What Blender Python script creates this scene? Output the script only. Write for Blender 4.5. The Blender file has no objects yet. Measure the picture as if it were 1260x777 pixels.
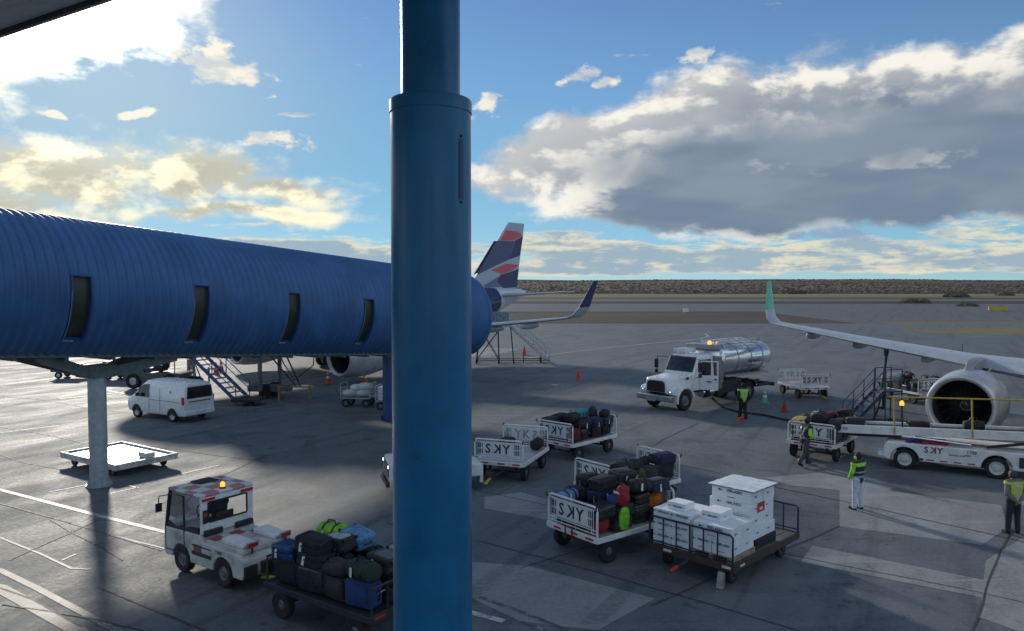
import bpy, math, random
import numpy as np
from mathutils import Vector, Matrix, noise as mnoise

# ------------------------------------------------------------------ camera, sky, sun, exposure
SC = bpy.context.scene
COL = SC.collection
R = math.radians
CAM_H = 6.6; FPX = 950.0; PITCH = math.atan(41.5 / FPX)
cam_d = bpy.data.cameras.new("camera"); cam = bpy.data.objects.new("camera", cam_d); COL.objects.link(cam)
cam.location = (0, 0, CAM_H); cam.rotation_euler = (R(90) - PITCH, 0, 0)
cam_d.sensor_width = 36; cam_d.lens = FPX / 1260 * 36; cam_d.clip_start = 0.1; cam_d.clip_end = 20000
SC.camera = cam
SUN_AZ = R(-28.5); SUN_EL = R(17.5)
SUN_DIR = Vector((math.sin(SUN_AZ) * math.cos(SUN_EL), math.cos(SUN_AZ) * math.cos(SUN_EL), math.sin(SUN_EL)))
sun_d = bpy.data.lights.new("sun", 'SUN'); sun = bpy.data.objects.new("sun", sun_d); COL.objects.link(sun)
sun_d.energy = 1.8; sun_d.angle = R(3.5); sun_d.color = (1.0, 0.92, 0.80)
sun.rotation_euler = (-SUN_DIR).to_track_quat('-Z', 'Y').to_euler(); sun.location = (-60, 110, 60)
SC.view_settings.view_transform = 'Standard'; SC.view_settings.look = 'None'
SC.view_settings.gamma = 1; SC.view_settings.exposure = 0.75; SC.view_settings.use_curve_mapping = False
try:
    SC.cycles.max_bounces = 6; SC.cycles.sample_clamp_indirect = 6
except Exception: pass

class NT:
    """small helper for wiring shader nodes"""
    def __init__(s, tree): s.t = tree; s.n = tree.nodes; s.l = tree.links
    def node(s, kind, **kw):
        n = s.n.new(kind)
        for k, v in kw.items(): setattr(n, k, v)
        return n
    def put(s, sock, v):
        if isinstance(v, bpy.types.NodeSocket): s.l.new(v, sock)
        elif v is not None: sock.default_value = v
    def m(s, op, a, b=None, c=None, clamp=False):
        n = s.node('ShaderNodeMath', operation=op); n.use_clamp = clamp
        for i, v in enumerate((a, b, c)): s.put(n.inputs[i], v)
        return n.outputs[0]
    def vm(s, op, a, b=None):
        n = s.node('ShaderNodeVectorMath', operation=op); s.put(n.inputs[0], a); s.put(n.inputs[1], b)
        return n.outputs['Value'] if op in ('LENGTH', 'DOT_PRODUCT', 'DISTANCE') else n.outputs[0]
    def smooth(s, v, a, b, c=0.0, d=1.0):
        n = s.node('ShaderNodeMapRange', interpolation_type='SMOOTHSTEP')
        s.put(n.inputs[0], v); n.inputs[1].default_value = a; n.inputs[2].default_value = b
        n.inputs[3].default_value = c; n.inputs[4].default_value = d
        return n.outputs[0]
    def lin(s, v, a, b, c=0.0, d=1.0):
        n = s.node('ShaderNodeMapRange'); s.put(n.inputs[0], v); n.inputs[1].default_value = a; n.inputs[2].default_value = b
        n.inputs[3].default_value = c; n.inputs[4].default_value = d
        return n.outputs[0]
    def noise(s, vec, scale, detail=4, rough=0.55, dist=0.0, lac=2.0):
        n = s.node('ShaderNodeTexNoise'); s.put(n.inputs['Vector'], vec)
        n.inputs['Scale'].default_value = scale; n.inputs['Detail'].default_value = detail
        n.inputs['Roughness'].default_value = rough; n.inputs['Distortion'].default_value = dist; n.inputs['Lacunarity'].default_value = lac
        return n.outputs[0]
    def mix(s, f, a, b, kind='MIX'):
        n = s.node('ShaderNodeMix', data_type='RGBA', blend_type=kind); n.clamp_factor = True
        s.put(n.inputs[0], f); s.put(n.inputs[6], col4(a)); s.put(n.inputs[7], col4(b))
        return n.outputs[2]
    def mul3(s, v, xyz):
        n = s.node('ShaderNodeVectorMath', operation='MULTIPLY'); s.put(n.inputs[0], v); n.inputs[1].default_value = xyz
        return n.outputs[0]
    def add3(s, v, xyz):
        n = s.node('ShaderNodeVectorMath', operation='ADD'); s.put(n.inputs[0], v); n.inputs[1].default_value = xyz
        return n.outputs[0]
def col4(c):
    if isinstance(c, (tuple, list)) and len(c) == 3: return (*c, 1.0)
    return c

def build_world():
    w = bpy.data.worlds.new("World"); SC.world = w; w.use_nodes = True
    t = NT(w.node_tree); t.n.clear()
    sky = t.node('ShaderNodeTexSky', sky_type='NISHITA'); sky.sun_disc = False
    sky.sun_elevation = SUN_EL; sky.sun_rotation = SUN_AZ
    sky.air_density = 0.75; sky.dust_density = 0.0; sky.ozone_density = 3.5; sky.altitude = 1800
    d = t.vm('NORMALIZE', t.node('ShaderNodeTexCoord').outputs['Generated'])
    sep = t.node('ShaderNodeSeparateXYZ'); t.l.new(d, sep.inputs[0]); x, y, z = sep.outputs
    az = t.m('ARCTAN2', x, y); el = t.m('ARCSINE', z)
    cmb = t.node('ShaderNodeCombineXYZ'); t.l.new(az, cmb.inputs[0]); t.l.new(el, cmb.inputs[1]); P0 = cmb.outputs[0]
    wn = t.node('ShaderNodeTexNoise'); t.l.new(d, wn.inputs['Vector']); wn.inputs['Scale'].default_value = 9.0; wn.inputs['Detail'].default_value = 3
    P = t.vm('ADD', P0, t.mul3(t.add3(wn.outputs['Color'], (-.5, -.5, -.5)), (.10, .055, 0)))
    dn = t.mul3(d, (1, 1, 1.9))
    n1 = t.noise(dn, 7.0, 7, 0.58, 0.15)
    n1s = t.noise(t.add3(dn, (-0.011, 0.006, 0.030)), 7.0, 5, 0.58, 0.15)   # same field nearer the sun, for the lit sides
    n2 = t.noise(t.add3(dn, (3.1, 1.7, 0.4)), 26.0, 4, 0.6)
    nlow = t.noise(t.add3(dn, (9.3, 2.2, 5.5)), 2.6, 3, 0.5)
    def A(px, py):
        a = math.atan((px - 630) / FPX); return a, math.atan((347 - py) / math.hypot(FPX, px - 630))
    def ell(px, py, rx, ry, rot=0.0):
        a, e = A(px, py)
        v = t.add3(P, (-a, -e, 0))
        if rot:
            vr = t.node('ShaderNodeVectorRotate', rotation_type='Z_AXIS'); t.l.new(v, vr.inputs[0]); vr.inputs['Angle'].default_value = R(-rot); v = vr.outputs[0]
        k = math.cos(a)
        v = t.mul3(v, (FPX / rx / k, FPX / ry / k, 0))
        return t.m('SUBTRACT', 1.0, t.vm('LENGTH', v))
    def union(es):
        o = es[0]
        for e in es[1:]: o = t.m('MAXIMUM', o, e)
        return o
    # the heavy bank on the right
    big = union([ell(735, 195, 150, 62, 12), ell(870, 178, 210, 88, 12), ell(1060, 165, 250, 96, 6), ell(1290, 145, 280, 118, 6),
                 ell(900, 245, 270, 44), ell(1180, 225, 330, 50), ell(1650, 150, 420, 130)])
    # cumulus in front of the sun and the row below it
    left = union([ell(60, 42, 135, 62, 14), ell(-60, 60, 150, 60), ell(70, 222, 150, 50), ell(235, 218, 130, 42, -8), ell(-40, 262, 210, 56), ell(345, 240, 105, 24), ell(300, 265, 150, 14),
                  ell(-380, 200, 260, 90), ell(-700, 240, 240, 80)])
    small = union([ell(272, 88, 58, 26, -12), ell(342, 179, 44, 15, 10), ell(180, 137, 17, 6, 8), ell(80, 140, 12, 5), ell(328, 122, 16, 9), ell(718, 92, 26, 13, 12), ell(742, 103, 22, 8, 12),
                   ell(592, 130, 26, 15, -5), ell(866, 70, 24, 11, 10), ell(628, 250, 20, 8, 10)])
    dark = union([ell(1030, 287, 34, 10, 6), ell(978, 291, 20, 7, -4)])
    wild = t.m('MULTIPLY', t.smooth(t.m('ABSOLUTE', az), 0.95, 1.3), t.m('SUBTRACT', nlow, 0.45))
    wild = t.m('SUBTRACT', t.m('MULTIPLY', wild, 3.2), 0.16)
    amp = lambda v, base, a, nn=n1: t.m('ADD', base, t.m('MULTIPLY', t.m('SUBTRACT', nn, 0.5), a))
    Fb = amp(None, t.m('ADD', big, t.m('MULTIPLY', t.m('SUBTRACT', n2, .5), .30)), 1.3)
    Fl = amp(None, t.m('ADD', left, t.m('MULTIPLY', t.m('SUBTRACT', n2, .5), .75)), 2.5)
    Fs = amp(None, t.m('ADD', t.m('MULTIPLY', small, .8), t.m('MULTIPLY', t.m('SUBTRACT', n2, .5), 2.4)), 2.6)
    Fd = amp(None, dark, 1.2, n2)
    Fw = t.m('ADD', wild, t.m('MULTIPLY', t.m('SUBTRACT', n1, .5), .9))
    # flat broken layers low over the horizon
    dl = t.mul3(d, (1, 1, 5.5))
    nl = t.noise(t.add3(dl, (0.4, 5.2, 1.1)), 7.5, 6, 0.62, 0.3)
    band = t.m('MULTIPLY', t.smooth(el, 0.002, 0.016), t.smooth(el, 0.085, 0.030))
    Fh = t.m('SUBTRACT', t.m('ADD', t.m('MULTIPLY', band, .30), nl), 0.66)
    cb = t.smooth(Fb, -0.05, 0.24); cl = t.smooth(Fl, -0.20, 0.60); cs = t.smooth(Fs, 0.18, 0.62)
    cd = t.smooth(Fd, 0.05, 0.5, 0, .7); cw = t.smooth(Fw, 0.0, 0.25); ch = t.m('MULTIPLY', t.smooth(Fh, 0.0, 0.11), t.smooth(el, 0.0, 0.010, 0.3, .95))
    # light on the clouds: sunlit rims, blue-grey thick parts
    lit = t.smooth(t.m('ADD', t.m('SUBTRACT', n1, n1s), t.m('MULTIPLY', t.m('SUBTRACT', n2, .5), .10)), -0.05, 0.07)
    sd = t.m('MAXIMUM', t.vm('DOT_PRODUCT', d, tuple(SUN_DIR)), 0.0)
    near = t.m('POWER', sd, 14.0); glare = t.m('POWER', sd, 300.0)
    cream = (0.92, 0.87, 0.74); grey = (0.155, 0.215, 0.315)
    under = t.m('MULTIPLY', t.smooth(el, .15, .08), t.smooth(az, .02, .25, 0, .40))
    nsm = t.noise(t.add3(dn, (1.3, 8.8, 3.1)), 8.0, 3, 0.5, 0.2)
    body = t.m('ADD', big, t.m('ADD', t.m('MULTIPLY', t.m('SUBTRACT', nsm, .5), .55), t.m('MULTIPLY', t.m('SUBTRACT', n1, .5), .30)))
    thick = t.smooth(t.m('ADD', under, t.m('SUBTRACT', t.m('ADD', body, t.m('MULTIPLY', lit, -0.22)), t.m('MULTIPLY', near, 1.6))), -0.06, 0.50)
    low = t.smooth(t.m('ADD', el, t.m('MULTIPLY', n2, .05)), 0.115, 0.04, 0, .35)
    streak = t.noise(t.mul3(d, (1, 1, 3.5)), 5.0, 3, .5)
    greyb = t.mix(t.smooth(streak, .38, .64), (0.104, 0.143, 0.196), (0.146, 0.182, 0.230))
    topl = t.m('MINIMUM', t.m('ADD', t.m('MULTIPLY', az, .36), .19), .30)
    deep = t.smooth(t.m('ADD', t.m('SUBTRACT', el, topl), t.m('MULTIPLY', t.m('SUBTRACT', nsm, .5), .16)), -0.01, -0.13, .12, 1.0)
    thick = t.m('MULTIPLY', thick, deep)
    col_b = t.mix(thick, t.mix(lit, (0.33, 0.335, 0.34), (0.56, 0.54, 0.49)), greyb)
    shade_l = t.m('MULTIPLY', t.smooth(t.m('ADD', Fl, t.m('MULTIPLY', lit, -0.75)), -0.15, 0.80), t.smooth(near, 0.25, 0.9, .85, .45))
    col_l = t.mix(shade_l, t.mix(lit, (0.40, 0.385, 0.30), (0.62, 0.58, 0.43)), (0.20, 0.215, 0.205))
    sunburst = t.m('ADD', 1.0, t.m('MULTIPLY', glare, 9.0))
    vs = t.node('ShaderNodeVectorMath', operation='SCALE'); t.l.new(col_l, vs.inputs[0]); t.l.new(sunburst, vs.inputs['Scale']); col_l = vs.outputs[0]
    col_h = t.mix(t.smooth(t.m('ADD', Fh, t.m('MULTIPLY', lit, -.10)), 0.0, 0.16), (0.47, 0.44, 0.34), (0.20, 0.265, 0.315))
    col_w = t.mix(t.smooth(Fw, 0.1, 0.5), (0.80, 0.86, 0.92), (0.34, 0.41, 0.50))
    veil = t.smooth(t.m('ADD', t.m('MULTIPLY', near, .25), t.smooth(el, 0.46, 0.0)), 0.0, 1.0, .04, .68)     # thin high haze, denser low down and towards the sun
    warm = t.mix(t.smooth(near, .35, 1.0), (0.115, 0.255, 0.320), (0.20, 0.29, 0.29))
    c = t.mix(veil, (0, 0, 0), warm); c = t.mix(ch, c, col_h)
    cov = t.m('SUBTRACT', 1.0, t.m('MULTIPLY', t.m('SUBTRACT', 1.0, veil), t.m('SUBTRACT', 1.0, ch)))
    for cc, f in ((col_w, cw), (col_l, cl), (t.mix(lit, (.33, .36, .38), (.52, .50, .44)), cs), (grey, cd), (col_b, cb)):
        c = t.mix(f, c, cc)
        cov = t.m('SUBTRACT', 1.0, t.m('MULTIPLY', t.m('SUBTRACT', 1.0, cov), t.m('SUBTRACT', 1.0, f)))
    halo = t.m('ADD', t.m('MULTIPLY', t.m('POWER', sd, 60.0), .09), t.m('MULTIPLY', near, .012))
    hv = t.node('ShaderNodeVectorMath', operation='SCALE'); hv.inputs[0].default_value = (1.0, .93, .70); t.l.new(halo, hv.inputs['Scale'])
    c = t.vm('ADD', c, hv.outputs[0])
    # un-premultiply is not needed: the mix above already weights by cover
    b1 = t.node('ShaderNodeBackground'); t.l.new(sky.outputs[0], b1.inputs[0]); b1.inputs[1].default_value = 0.076
    b2 = t.node('ShaderNodeBackground'); b2.inputs[1].default_value = 1.0
    inv = t.m('DIVIDE', 1.0, t.m('MAXIMUM', cov, 0.02))
    vs2 = t.node('ShaderNodeVectorMath', operation='SCALE'); t.l.new(c, vs2.inputs[0]); t.l.new(inv, vs2.inputs['Scale']); t.l.new(vs2.outputs[0], b2.inputs[0])
    mx = t.node('ShaderNodeMixShader'); t.l.new(cov, mx.inputs[0]); t.l.new(b1.outputs[0], mx.inputs[1]); t.l.new(b2.outputs[0], mx.inputs[2])
    w.cycles.sampling_method = 'MANUAL'; w.cycles.sample_map_resolution = 512
    out = t.node('ShaderNodeOutputWorld'); t.l.new(mx.outputs[0], out.inputs[0])
build_world()

# ------------------------------------------------------------------ helpers
def gp(px, py, z=0.0):
    """the place on a level z metres above the apron that the photograph shows at this pixel"""
    cp, sp = math.cos(PITCH), math.sin(PITCH)
    dx, up = px - 630, 388.5 - py
    d = Vector((dx, FPX * cp + up * sp, -FPX * sp + up * cp))
    k = (z - CAM_H) / d.z
    return Vector((d.x * k, d.y * k, z))

MATS = {}
def mat(name, c, rough=0.5, metal=0.0, var=0.12, scale=6.0, dirt=0.0, dirtcol=(0.09, 0.085, 0.075), bump=0.0, bscale=60.0, spec=0.5, coat=0.0, trans=0.0, emit=None, estr=0.0):
    if name in MATS: return MATS[name]
    m = bpy.data.materials.new(name); m.use_nodes = True; MATS[name] = m
    t = NT(m.node_tree); b = t.n['Principled BSDF']
    tc = t.node('ShaderNodeTexCoord').outputs['Object']
    n = t.noise(tc, scale, 5, 0.6)
    lo = tuple(max(0, v * (1 - var)) for v in c); hi = tuple(min(1, v * (1 + var)) for v in c)
    colr = t.mix(t.smooth(n, 0.3, 0.7), lo, hi)
    rr = t.lin(n, 0.3, 0.7, max(0.02, rough - 0.07), min(1, rough + 0.07))
    if dirt > 0:
        n2 = t.noise(t.add3(tc, (4.2, 1.3, 7.7)), scale * 0.7, 8, 0.7)
        f = t.smooth(n2, 0.62 - 0.28 * dirt, 0.80 - 0.1 * dirt, 0, min(1, 0.35 + dirt * 0.6))
        colr = t.mix(f, colr, dirtcol)
    t.put(b.inputs['Base Color'], colr); t.put(b.inputs['Roughness'], rr)
    b.inputs['Metallic'].default_value = metal; b.inputs['Specular IOR Level'].default_value = spec
    b.inputs['Coat Weight'].default_value = coat; b.inputs['Coat Roughness'].default_value = 0.08
    b.inputs['Transmission Weight'].default_value = trans
    if bump > 0:
        bn = t.node('ShaderNodeBump'); bn.inputs['Strength'].default_value = bump; bn.inputs['Distance'].default_value = 0.02
        t.l.new(t.noise(tc, bscale, 4, .6), bn.inputs['Height']); t.l.new(bn.outputs[0], b.inputs['Normal'])
    if emit: b.inputs['Emission Color'].default_value = (*emit, 1); b.inputs['Emission Strength'].default_value = estr
    return m

class MB:
    """collects shapes, then links them as ONE mesh object"""
    def __init__(s): s.v = []; s.f = []; s.k = []; s.mats = []
    def slot(s, m):
        if m not in s.mats: s.mats.append(m)
        return s.mats.index(m)
    def add(s, vs, fs, m=0, M=None):
        o = len(s.v)
        s.v += [tuple(M @ Vector(p)) if M else tuple(p) for p in vs]
        s.f += [tuple(o + i for i in q) for q in fs]; s.k += [m] * len(fs)
        return s
    def box(s, x0, x1, y0, y1, z0, z1, m=0, M=None):
        vs = [(x0, y0, z0), (x1, y0, z0), (x1, y1, z0), (x0, y1, z0), (x0, y0, z1), (x1, y0, z1), (x1, y1, z1), (x0, y1, z1)]
        return s.add(vs, [(0, 3, 2, 1), (4, 5, 6, 7), (0, 1, 5, 4), (1, 2, 6, 5), (2, 3, 7, 6), (3, 0, 4, 7)], m, M)
    def bx(s, c, d, m=0, M=None):
        return s.box(c[0] - d[0] / 2, c[0] + d[0] / 2, c[1] - d[1] / 2, c[1] + d[1] / 2, c[2] - d[2] / 2, c[2] + d[2] / 2, m, M)
    def rings(s, rs, m=0, close=True, cap0=True, cap1=True, M=None):
        n = len(rs[0]); vs = [p for r in rs for p in r]; fs = []
        for i in range(len(rs) - 1):
            for j in range(n if close else n - 1):
                a, b = i * n + j, i * n + (j + 1) % n
                fs.append((a, b, b + n, a + n))
        if cap0: fs.append(tuple(range(n - 1, -1, -1)))
        if cap1: fs.append(tuple(range((len(rs) - 1) * n, len(rs) * n)))
        return s.add(vs, fs, m, M)
    def cyl(s, p0, p1, r0, r1=None, n=12, m=0, cap=True, M=None):
        return s.tube([p0, p1], [r0, r0 if r1 is None else r1], n, m, cap, M)
    def tube(s, pts, r, n=8, m=0, cap=True, M=None):
        pts = [Vector(p) for p in pts]; rr = r if isinstance(r, (list, tuple)) else [r] * len(pts)
        T = [(pts[min(i + 1, len(pts) - 1)] - pts[max(i - 1, 0)]).normalized() for i in range(len(pts))]
        a = Vector((0, 0, 1)) if abs(T[0].z) < 0.9 else Vector((1, 0, 0))
        N = (a - T[0] * a.dot(T[0])).normalized(); rs = []
        for p, t_, q in zip(pts, T, rr):
            N = (N - t_ * N.dot(t_)).normalized(); B = t_.cross(N)
            rs.append([p + (N * math.cos(2 * math.pi * k / n) + B * math.sin(2 * math.pi * k / n)) * q for k in range(n)])
        return s.rings(rs, m, True, cap, cap, M)
    def lathe(s, prof, c=(0, 0, 0), axis='x', n=24, m=0, M=None, cap=False):
        rs = []
        for (h, r) in prof:
            ring = []
            for k in range(n):
                a = 2 * math.pi * k / n; u, w = r * math.cos(a), r * math.sin(a)
                ring.append({'x': (c[0] + h, c[1] + u, c[2] + w), 'y': (c[0] - u, c[1] + h, c[2] + w), 'z': (c[0] + u, c[1] + w, c[2] + h)}[axis])
            rs.append(ring)
        return s.rings(rs, m, True, cap, cap, M)
    def prism(s, poly, axis, a, b, m=0, M=None):
        f = {'x': lambda p, h: (h, p[0], p[1]), 'y': lambda p, h: (p[0], h, p[1]), 'z': lambda p, h: (p[0], p[1], h)}[axis]
        return s.rings([[f(p, a) for p in poly], [f(p, b) for p in poly]], m, True, True, True, M)
    def ball(s, c, r, nu=14, nv=9, m=0, M=None):
        r = (r, r, r) if not isinstance(r, (tuple, list)) else r
        rs = []
        for i in range(nv + 1):
            t_ = math.pi * (i / nv * 0.998 + 0.001)
            rs.append([(c[0] + r[0] * math.sin(t_) * math.cos(2 * math.pi * k / nu), c[1] + r[1] * math.sin(t_) * math.sin(2 * math.pi * k / nu), c[2] - r[2] * math.cos(t_)) for k in range(nu)])
        return s.rings(rs, m, True, True, True, M)
    def mesh(s, name, mats, angle=35.0):
        me = bpy.data.meshes.new(name); me.from_pydata(s.v, [], s.f); 
        for q in (mats if isinstance(mats, (list, tuple)) else [mats]): me.materials.append(q)
        if any(s.k): me.polygons.foreach_set('material_index', s.k)
        me.polygons.foreach_set('use_smooth', [True] * len(s.f))
        me.validate(); 
        import bmesh
        bm = bmesh.new(); bm.from_mesh(me); bmesh.ops.recalc_face_normals(bm, faces=bm.faces); bm.to_mesh(me); bm.free()
        me.set_sharp_from_angle(angle=R(angle)); me.update()
        return me
    def build(s, name, mats, parent=None, bevel=0.0, seg=2, angle=35.0):
        o = bpy.data.objects.new(name, s.mesh(name, mats, angle)); COL.objects.link(o)
        if parent is not None: o.parent = parent
        if bevel > 0:
            b = o.modifiers.new('bevel', 'BEVEL'); b.width = bevel; b.segments = seg; b.limit_method = 'ANGLE'; b.angle_limit = R(40)
            b.harden_normals = False
        return o

def tag(o, label=None, cat=None, group=None, kind=None):
    if label: o['label'] = label
    if cat: o['category'] = cat
    if group: o['group'] = group
    if kind: o['kind'] = kind
    return o
def thing(name, label, cat, loc=(0, 0, 0), rz=0.0, group=None, scale=1.0):
    o = bpy.data.objects.new(name, None); COL.objects.link(o); o.empty_display_size = 0.3
    o.location = loc; o.rotation_euler = (0, 0, rz); o.scale = (scale,) * 3
    return tag(o, label, cat, group)
def copy_part(o, parent):
    c = o.copy(); COL.objects.link(c); c.parent = parent
    for ch in o.children: copy_part(ch, c)
    return c
def copy_tree(root, label, loc, rz, group=None):
    c = root.copy(); COL.objects.link(c); c.location = loc; c.rotation_euler = (0, 0, rz)
    c['label'] = label
    if group: c['group'] = group
    for ch in root.children: copy_part(ch, c)
    return c
def text_mb(s, size, M, mb=None, squeeze=1.0, m=0):
    """lettering as a flat mesh, M takes text x/y/z to the thing's frame"""
    cu = bpy.data.curves.new('lettering', 'FONT'); cu.body = s; cu.size = size; cu.align_x = 'CENTER'; cu.align_y = 'CENTER'; cu.extrude = 0.0015; cu.offset = size * .022; cu.resolution_u = 2
    o = bpy.data.objects.new('lettering', cu); me = o.to_mesh()
    mb = mb or MB()
    mb.add([tuple((v.co.x * squeeze, v.co.y, v.co.z)) for v in me.vertices], [tuple(p.vertices) for p in me.polygons], m, M)
    o.to_mesh_clear(); bpy.data.objects.remove(o); bpy.data.curves.remove(cu)
    return mb
def frame_M(origin, right, up, normal=None):
    r, u = Vector(right), Vector(up); n = Vector(normal) if normal else r.cross(u)
    M = Matrix.Identity(4); M.col[0][:3] = r; M.col[1][:3] = u; M.col[2][:3] = n; M.col[3][:3] = Vector(origin)
    return M

# ------------------------------------------------------------------ materials
def asphalt_mat(name, base, light, rough=0.62, spec=0.5, stain=1.0):
    m = bpy.data.materials.new(name); m.use_nodes = True
    t = NT(m.node_tree); b = t.n['Principled BSDF']
    P = t.node('ShaderNodeTexCoord').outputs['Object']
    rot = t.node('ShaderNodeVectorRotate', rotation_type='Z_AXIS'); t.l.new(P, rot.inputs[0]); rot.inputs['Angle'].default_value = R(28)
    Q = rot.outputs[0]
    big = t.noise(P, 0.09, 6, 0.6, 0.4); mid = t.noise(t.mul3(Q, (1, 0.35, 1)), 0.55, 7, 0.65, 0.5); fine = t.noise(P, 9.0, 5, 0.7); grit = t.noise(P, 55.0, 3, 0.7)
    c = t.mix(t.smooth(big, 0.35, 0.66), base, light)
    c = t.mix(t.smooth(mid, 0.42, 0.60, 0, 0.55), c, tuple(v * 1.7 for v in base))
    c = t.mix(t.smooth(t.noise(t.add3(P, (31, 7, 2)), 0.42, 8, 0.72, 0.8), 0.50, 0.66, 0, 0.62 * stain), c, tuple(v * 0.38 for v in base))
    c = t.mix(t.smooth(t.noise(t.add3(P, (3, 71, 2)), 1.9, 5, 0.7, 0.3), 0.58, 0.68, 0, 0.75 * stain), c, tuple(v * 0.25 for v in base))
    # long tyre tracks
    tr = t.noise(t.mul3(Q, (1.0, 0.035, 1)), 1.1, 4, 0.55, 0.25)
    c = t.mix(t.smooth(tr, 0.54, 0.64, 0, 0.55), c, tuple(v * 0.5 for v in base))
    tr2 = t.noise(t.mul3(t.add3(P, (17, 3, 0)), (0.05, 1.0, 1)), 1.6, 4, 0.6, 0.4)
    c = t.mix(t.smooth(tr2, 0.55, 0.66, 0, 0.40), c, tuple(v * 1.5 for v in light))
    c = t.mix(t.smooth(fine, 0.42, 0.66, 0, .45), c, tuple(v * 1.55 for v in light))
    c = t.mix(t.smooth(grit, 0.3, 0.75, 0, .35), c, tuple(v * 0.55 for v in base))
    t.put(b.inputs['Base Color'], c)
    rr = t.m('ADD', t.lin(mid, 0.3, 0.7, rough - 0.12, rough + 0.1), t.lin(fine, .3, .7, -.07, .07))
    t.put(b.inputs['Roughness'], rr); b.inputs['Specular IOR Level'].default_value = spec
    bn = t.node('ShaderNodeBump'); bn.inputs['Strength'].default_value = 0.6; bn.inputs['Distance'].default_value = 0.015
    t.l.new(t.m('ADD', t.m('MULTIPLY', grit, .5), t.m('MULTIPLY', fine, .8)), bn.inputs['Height']); t.l.new(bn.outputs[0], b.inputs['Normal'])
    return m
def soil_mat(name, a, bcol, c3, scale=0.05):
    m = bpy.data.materials.new(name); m.use_nodes = True
    t = NT(m.node_tree); b = t.n['Principled BSDF']
    P = t.node('ShaderNodeTexCoord').outputs['Object']
    n = t.noise(t.mul3(P, (0.35, 1, 1)), scale, 8, 0.65, 0.3); n2 = t.noise(P, scale * 14, 6, 0.7)
    c = t.mix(t.smooth(n, 0.36, 0.64), a, bcol); c = t.mix(t.smooth(n2, 0.45, 0.72, 0, .7), c, c3)
    t.put(b.inputs['Base Color'], c); b.inputs['Roughness'].default_value = 0.95; b.inputs['Specular IOR Level'].default_value = 0.1
    return m
def paint_mat(name, c, wear=0.5):
    m = bpy.data.materials.new(name); m.use_nodes = True
    t = NT(m.node_tree); b = t.n['Principled BSDF']
    P = t.node('ShaderNodeTexCoord').outputs['Object']
    n = t.noise(P, 3.0, 8, 0.75); n2 = t.noise(P, 28.0, 4, 0.7)
    f = t.m('MAXIMUM', t.smooth(n, 0.62 - wear * .3, 0.78 - wear * .25), t.smooth(n2, .60, .72, 0, wear))
    t.put(b.inputs['Base Color'], t.mix(f, c, (0.075, 0.08, 0.08))); b.inputs['Roughness'].default_value = 0.6
    return m
ASPH = asphalt_mat('asphalt', (0.094, 0.113, 0.125), (0.122, 0.140, 0.152), 0.72, .30)
CONC = asphalt_mat('worn_concrete', (0.20, 0.212, 0.215), (0.245, 0.255, 0.256), 0.72, .35, .5)
TARM = asphalt_mat('old_taxiway_asphalt', (0.085, 0.094, 0.10), (0.11, 0.117, 0.12), 0.75, .3, .4)
SOIL = soil_mat('dark_soil', (0.052, 0.050, 0.046), (0.085, 0.075, 0.058), (0.035, 0.034, 0.032))
GRASS = soil_mat('dry_grass', (0.19, 0.16, 0.085), (0.27, 0.22, 0.11), (0.11, 0.10, 0.065), 0.03)
SCRUB = soil_mat('scrub_earth', (0.125, 0.104, 0.084), (0.145, 0.118, 0.092), (0.11, 0.094, 0.078), 0.02)
PAINT_W = paint_mat('worn_white_paint', (0.50, 0.50, 0.46), .55); PAINT_W2 = paint_mat('faded_white_paint', (0.28, 0.285, 0.27), .9)
PAINT_Y = paint_mat('worn_yellow_paint', (0.50, 0.36, 0.05), .5)
JOINT = mat('joint_filler', (0.045, 0.05, 0.054), .7, var=.3)
WHITE = mat('white_paint', (0.70, 0.71, 0.70), .42, dirt=.25, scale=3.5, dirtcol=(0.33, 0.32, 0.29))
WHITE_CLEAN = mat('clean_white_paint', (0.76, 0.77, 0.77), .28, var=.04, coat=.3)
WHITE_DIRTY = mat('grimy_white_paint', (0.56, 0.56, 0.53), .5, dirt=.75, scale=4.0, dirtcol=(0.16, 0.15, 0.13))
BLACK = mat('black_plastic', (0.018, 0.018, 0.019), .5); RUBBER = mat('tyre_rubber', (0.018, 0.018, 0.018), .8, var=.3, bump=.3)
DARKM = mat('dark_steel', (0.045, 0.047, 0.05), .5, .4, dirt=.4); GALV = mat('galvanised_steel', (0.36, 0.38, 0.39), .42, .6, var=.2)
CHROME = mat('bright_metal', (0.62, 0.63, 0.64), .16, 1.0, var=.05); RIM = mat('rim_white', (0.55, 0.56, 0.55), .45, dirt=.5)
RIMD = mat('rim_dull', (0.16, 0.165, 0.17), .5, .3, dirt=.5)
GLASS = mat('dark_glass', (0.012, 0.015, 0.017), .06, spec=.8, var=.2); GLASS_G = mat('green_tinted_glass', (0.030, 0.037, 0.025), .42, spec=.5, var=.25, scale=1.5)
RED = mat('red_paint', (0.42, 0.025, 0.028), .45); RED_L = mat('red_lens', (0.50, 0.02, 0.015), .2, spec=.7); YELLOW = mat('yellow_paint', (0.60, 0.42, 0.03), .45, dirt=.3)
ORANGE_E = mat('lit_amber_lens', (0.9, 0.30, 0.03), .3, emit=(1.0, 0.27, 0.02), estr=1.6)
LAMP = mat('headlamp_lens', (0.75, 0.77, 0.78), .08, .5); LAMP_E = mat('lit_headlamp', (0.9, 0.9, 0.9), .1, emit=(1, .95, .85), estr=2.2)
NAVYTXT = mat('navy_print', (0.02, 0.028, 0.05), .5); GREYTXT = mat('faded_grey_print', (0.25, 0.26, 0.27), .6); PINKP = mat('purple_print', (0.25, 0.04, 0.12), .5)
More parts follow.
